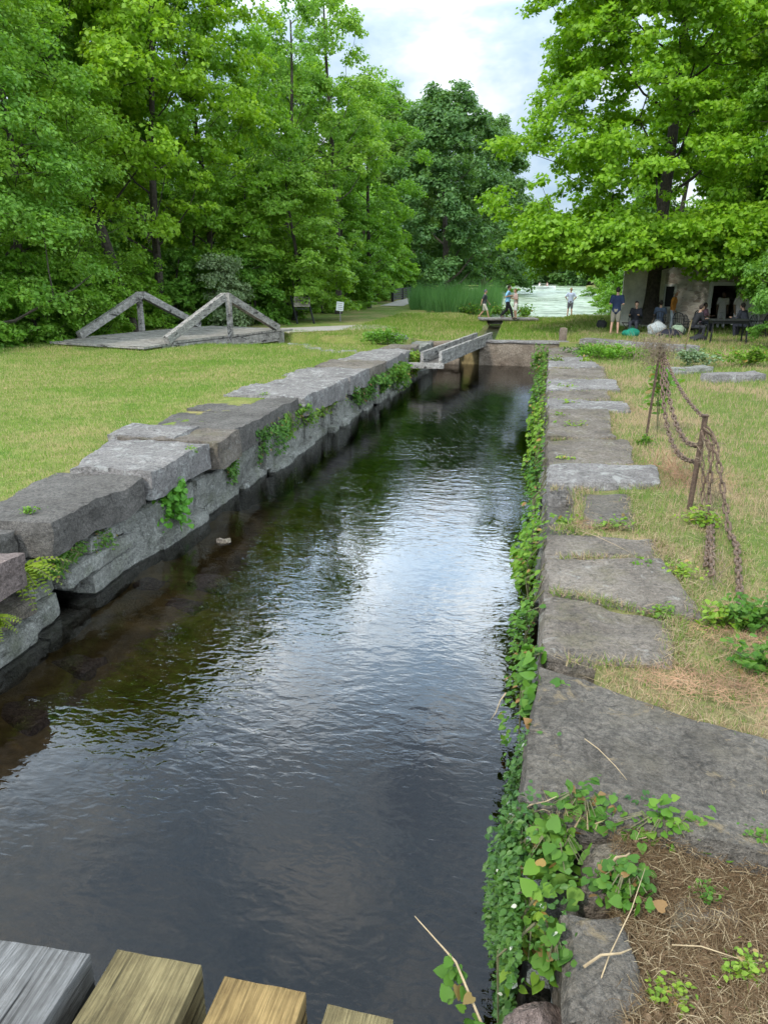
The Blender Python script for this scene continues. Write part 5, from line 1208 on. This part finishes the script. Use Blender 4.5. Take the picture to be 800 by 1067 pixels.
person(onb(536.5), -PI/2+.3, 'person in a pinkish top and white shorts at the right end of the footbridge', 'stand', 1.55, (.5, .36, .33), (.7, .68, .65), shorts=True, hair=(.15, .08, .04), arms='forward', grp=GPp)
person(pf(593, 330.5), PI, 'person in a pale grey-blue shirt standing alone before the pond', 'stand', 1.6, (.4, .45, .58), (.12, .12, .14), shorts=True, hair=(.3, .2, .12), arms='hips', grp=GPp)
GM = 'people gathered under the maple'
person(gp2(640, 344), PI-.2, 'person in a navy shirt and tan patterned shorts standing with back turned', 'stand', 1.85, (.015, .025, .06), (.19, .17, .13), shorts=True, arms='forward', grp=GM)
person(gp2(661, 343), -.3+PI*0, 'seated person in a dark shirt just left of the maple trunk', 'sit', 1.7, (.015, .015, .02), (.04, .04, .05), arms='forward', longsleeve=True, grp=GM)
person(gp2(686, 341.5), 3.0, 'seated person in a slate blue-grey shirt just right of the maple trunk', 'sit', 1.7, (.07, .09, .13), (.05, .06, .08), grp=GM)
person(gp2(699, 339), 1.2, 'standing person in an orange top beside the window', 'stand', 1.65, (.75, .3, .06), (.5, .52, .55), hair=HG, longsleeve=True, grp=GM)
person(gp2(720, 348), 1.8, 'dark-clothed seated person leaning forward left of the long table', 'sit', 1.65, (.012, .012, .014), (.03, .03, .035), lean=.35, longsleeve=True, grp=GM)
person(gp2(731, 342), .8, 'seated dark-haired person in a dusky pink shirt left of the doorway', 'sit', 1.6, (.3, .16, .2), (.03, .03, .04), DKS, grp=GM)
person(gp2(750, 338.5), 0, 'white-clad person standing inside the dark doorway', 'stand', 1.6, (.62, .58, .55), (.6, .57, .55), DKS, grp=GM)
person(gp2(767, 341), .4, 'person in a long white dress standing right of the doorway', 'stand', 1.68, (.75, .68, .66), (.75, .7, .68), skirt=True, hair=(.08, .04, .03), grp=GM)
person(gp2(776, 347), -2.4+PI*0, 'seated person in charcoal leaning over the right end of the table', 'sit', 1.7, (.05, .05, .06), (.03, .03, .04), lean=.3, longsleeve=True, grp=GM)
# rowing boat far out on the pond
bp = at(566, 301, .6); bo = empty('rowing_boat', (bp.x, bp.y, .6), .3, 'small pale rowing boat with two people far out on the pond', 'boat')
V = []; Fc = []; ns = 9
for i in range(ns):
    t = i/(ns-1); x = -2.2+4.4*t; w_ = .75*math.sin(PI*(.12+.88*t)**.8)**.6 if t < 1 else .02
    V += [(x, -w_, .45+.1*abs(2*t-1)), (x, -w_*.6, 0), (x, w_*.6, 0), (x, w_, .45+.1*abs(2*t-1))]
for i in range(ns-1):
    for j in range(3): Fc.append((i*4+j, i*4+j+1, i*4+j+5, i*4+j+4))
Fc += [(0, 1, 2, 3), tuple(4*(ns-1)+q for q in (3, 2, 1, 0))]
me = bpy.data.meshes.new('hull'); me.from_pydata(V, [], Fc); me.update(); ob = link('hull', me, M['white'], bo); sd_ = ob.modifiers.new('s', 'SOLIDIFY'); sd_.thickness = .05
for x in (-.8, .7): m_ = MB(); m_.box((x, 0, .3), (.3, 1.1, .05)); m_.build('bench', M['greywood'], bo)
for x, lab, cl in ((-.8, 'white-shirted person seated at the left of the distant boat', (.75, .72, .7)), (.7, 'pink-shirted person seated at the right of the distant boat', (.65, .42, .4))):
    q = Vector((bp.x, bp.y, .5))+Matrix.Rotation(.3, 3, 'Z') @ Vector((x, 0, 0)); person(q, 1.2 if x < 0 else -1.5, lab, 'sit', 1.7, cl, (.05, .05, .07), grp='people in the boat')

# ------------------------------------------------------------------ light, sky, camera
EL, AZ = math.radians(50), math.radians(208)     # azimuth clockwise from +Y: behind and left of the viewer
sdir = Vector((math.sin(AZ)*math.cos(EL), math.cos(AZ)*math.cos(EL), math.sin(EL)))
sl = bpy.data.lights.new('sun', 'SUN'); sl.energy = 2.2; sl.angle = math.radians(5); sl.color = (1, .96, .88)
so = bpy.data.objects.new('sun', sl); C.objects.link(so); so.rotation_euler = (-sdir).to_track_quat('-Z', 'Y').to_euler()
wd_ = bpy.data.worlds.new('World'); sc.world = wd_; wd_.use_nodes = True; nt = wd_.node_tree; nt.nodes.clear()
out = nt.nodes.new('ShaderNodeOutputWorld'); bg = nt.nodes.new('ShaderNodeBackground'); nt.links.new(bg.outputs[0], out.inputs[0]); bg.inputs[1].default_value = .12
sky = nt.nodes.new('ShaderNodeTexSky'); sky.sky_type = 'NISHITA'; sky.sun_disc = False; sky.sun_elevation = EL; sky.sun_rotation = AZ; sky.air_density = 1; sky.dust_density = 1.5
tc = nt.nodes.new('ShaderNodeTexCoord').outputs['Generated']
n1_ = noisen(nt, tc, 2.6, 7, .55, .3, (1, 1, 2.2)); n2_ = noisen(nt, tc, 5.5, 5, .6, .2, (1, 1, 1.8))
cover = ramp(nt, n1_, [(.26, 0), (.42, 1)]).outputs[0]
ccol = ramp(nt, n2_, [(.34, (3.2, 4.5, 6.0)), (.5, (5.0, 6.1, 7.2)), (.66, (8.0, 8.5, 8.8))]).outputs[0]
skc = mixc(nt, 1, sky.outputs[0], (1.25, 1.2, 1.15), 'MULTIPLY')
sepz = nt.nodes.new('ShaderNodeSeparateXYZ'); nt.links.new(tc, sepz.inputs[0])
mrz = ramp(nt, sepz.outputs[2], [(0, .13), (.2, .14), (.28, .16), (.32, .7), (.37, 1), (.46, .85), (.6, .26), (1, .18)])  # sky gain by height; bright band above the view added for water reflections
vmz = N(nt, 'ShaderNodeVectorMath', operation='SCALE'); gain = N(nt, 'ShaderNodeMath', operation='MULTIPLY'); gain.inputs[1].default_value = 6.2; nt.links.new(mrz.outputs[0], gain.inputs[0])
nt.links.new(mixc(nt, cover, skc, ccol), vmz.inputs[0]); nt.links.new(gain.outputs[0], vmz.inputs['Scale']); nt.links.new(vmz.outputs[0], bg.inputs[0])

cam = bpy.data.cameras.new('camera'); co_ = bpy.data.objects.new('camera', cam); C.objects.link(co_); sc.camera = co_
cam.sensor_fit = 'HORIZONTAL'; cam.sensor_width = 36; cam.lens = 36*F/800; cam.clip_end = 3000; cam.clip_start = .05
co_.location = (0, 0, H); co_.rotation_euler = (PI/2-PITCH, 0, YAW)
vs_ = sc.view_settings; vs_.view_transform = 'Standard'; vs_.look = 'None'; vs_.gamma = 1; vs_.exposure = .5; vs_.use_curve_mapping = False
sc.cycles.max_bounces = 6; sc.cycles.diffuse_bounces = 2; sc.cycles.glossy_bounces = 3; sc.cycles.transmission_bounces = 4; sc.cycles.transparent_max_bounces = 8
sc.cycles.caustics_reflective = False; sc.cycles.caustics_refractive = False
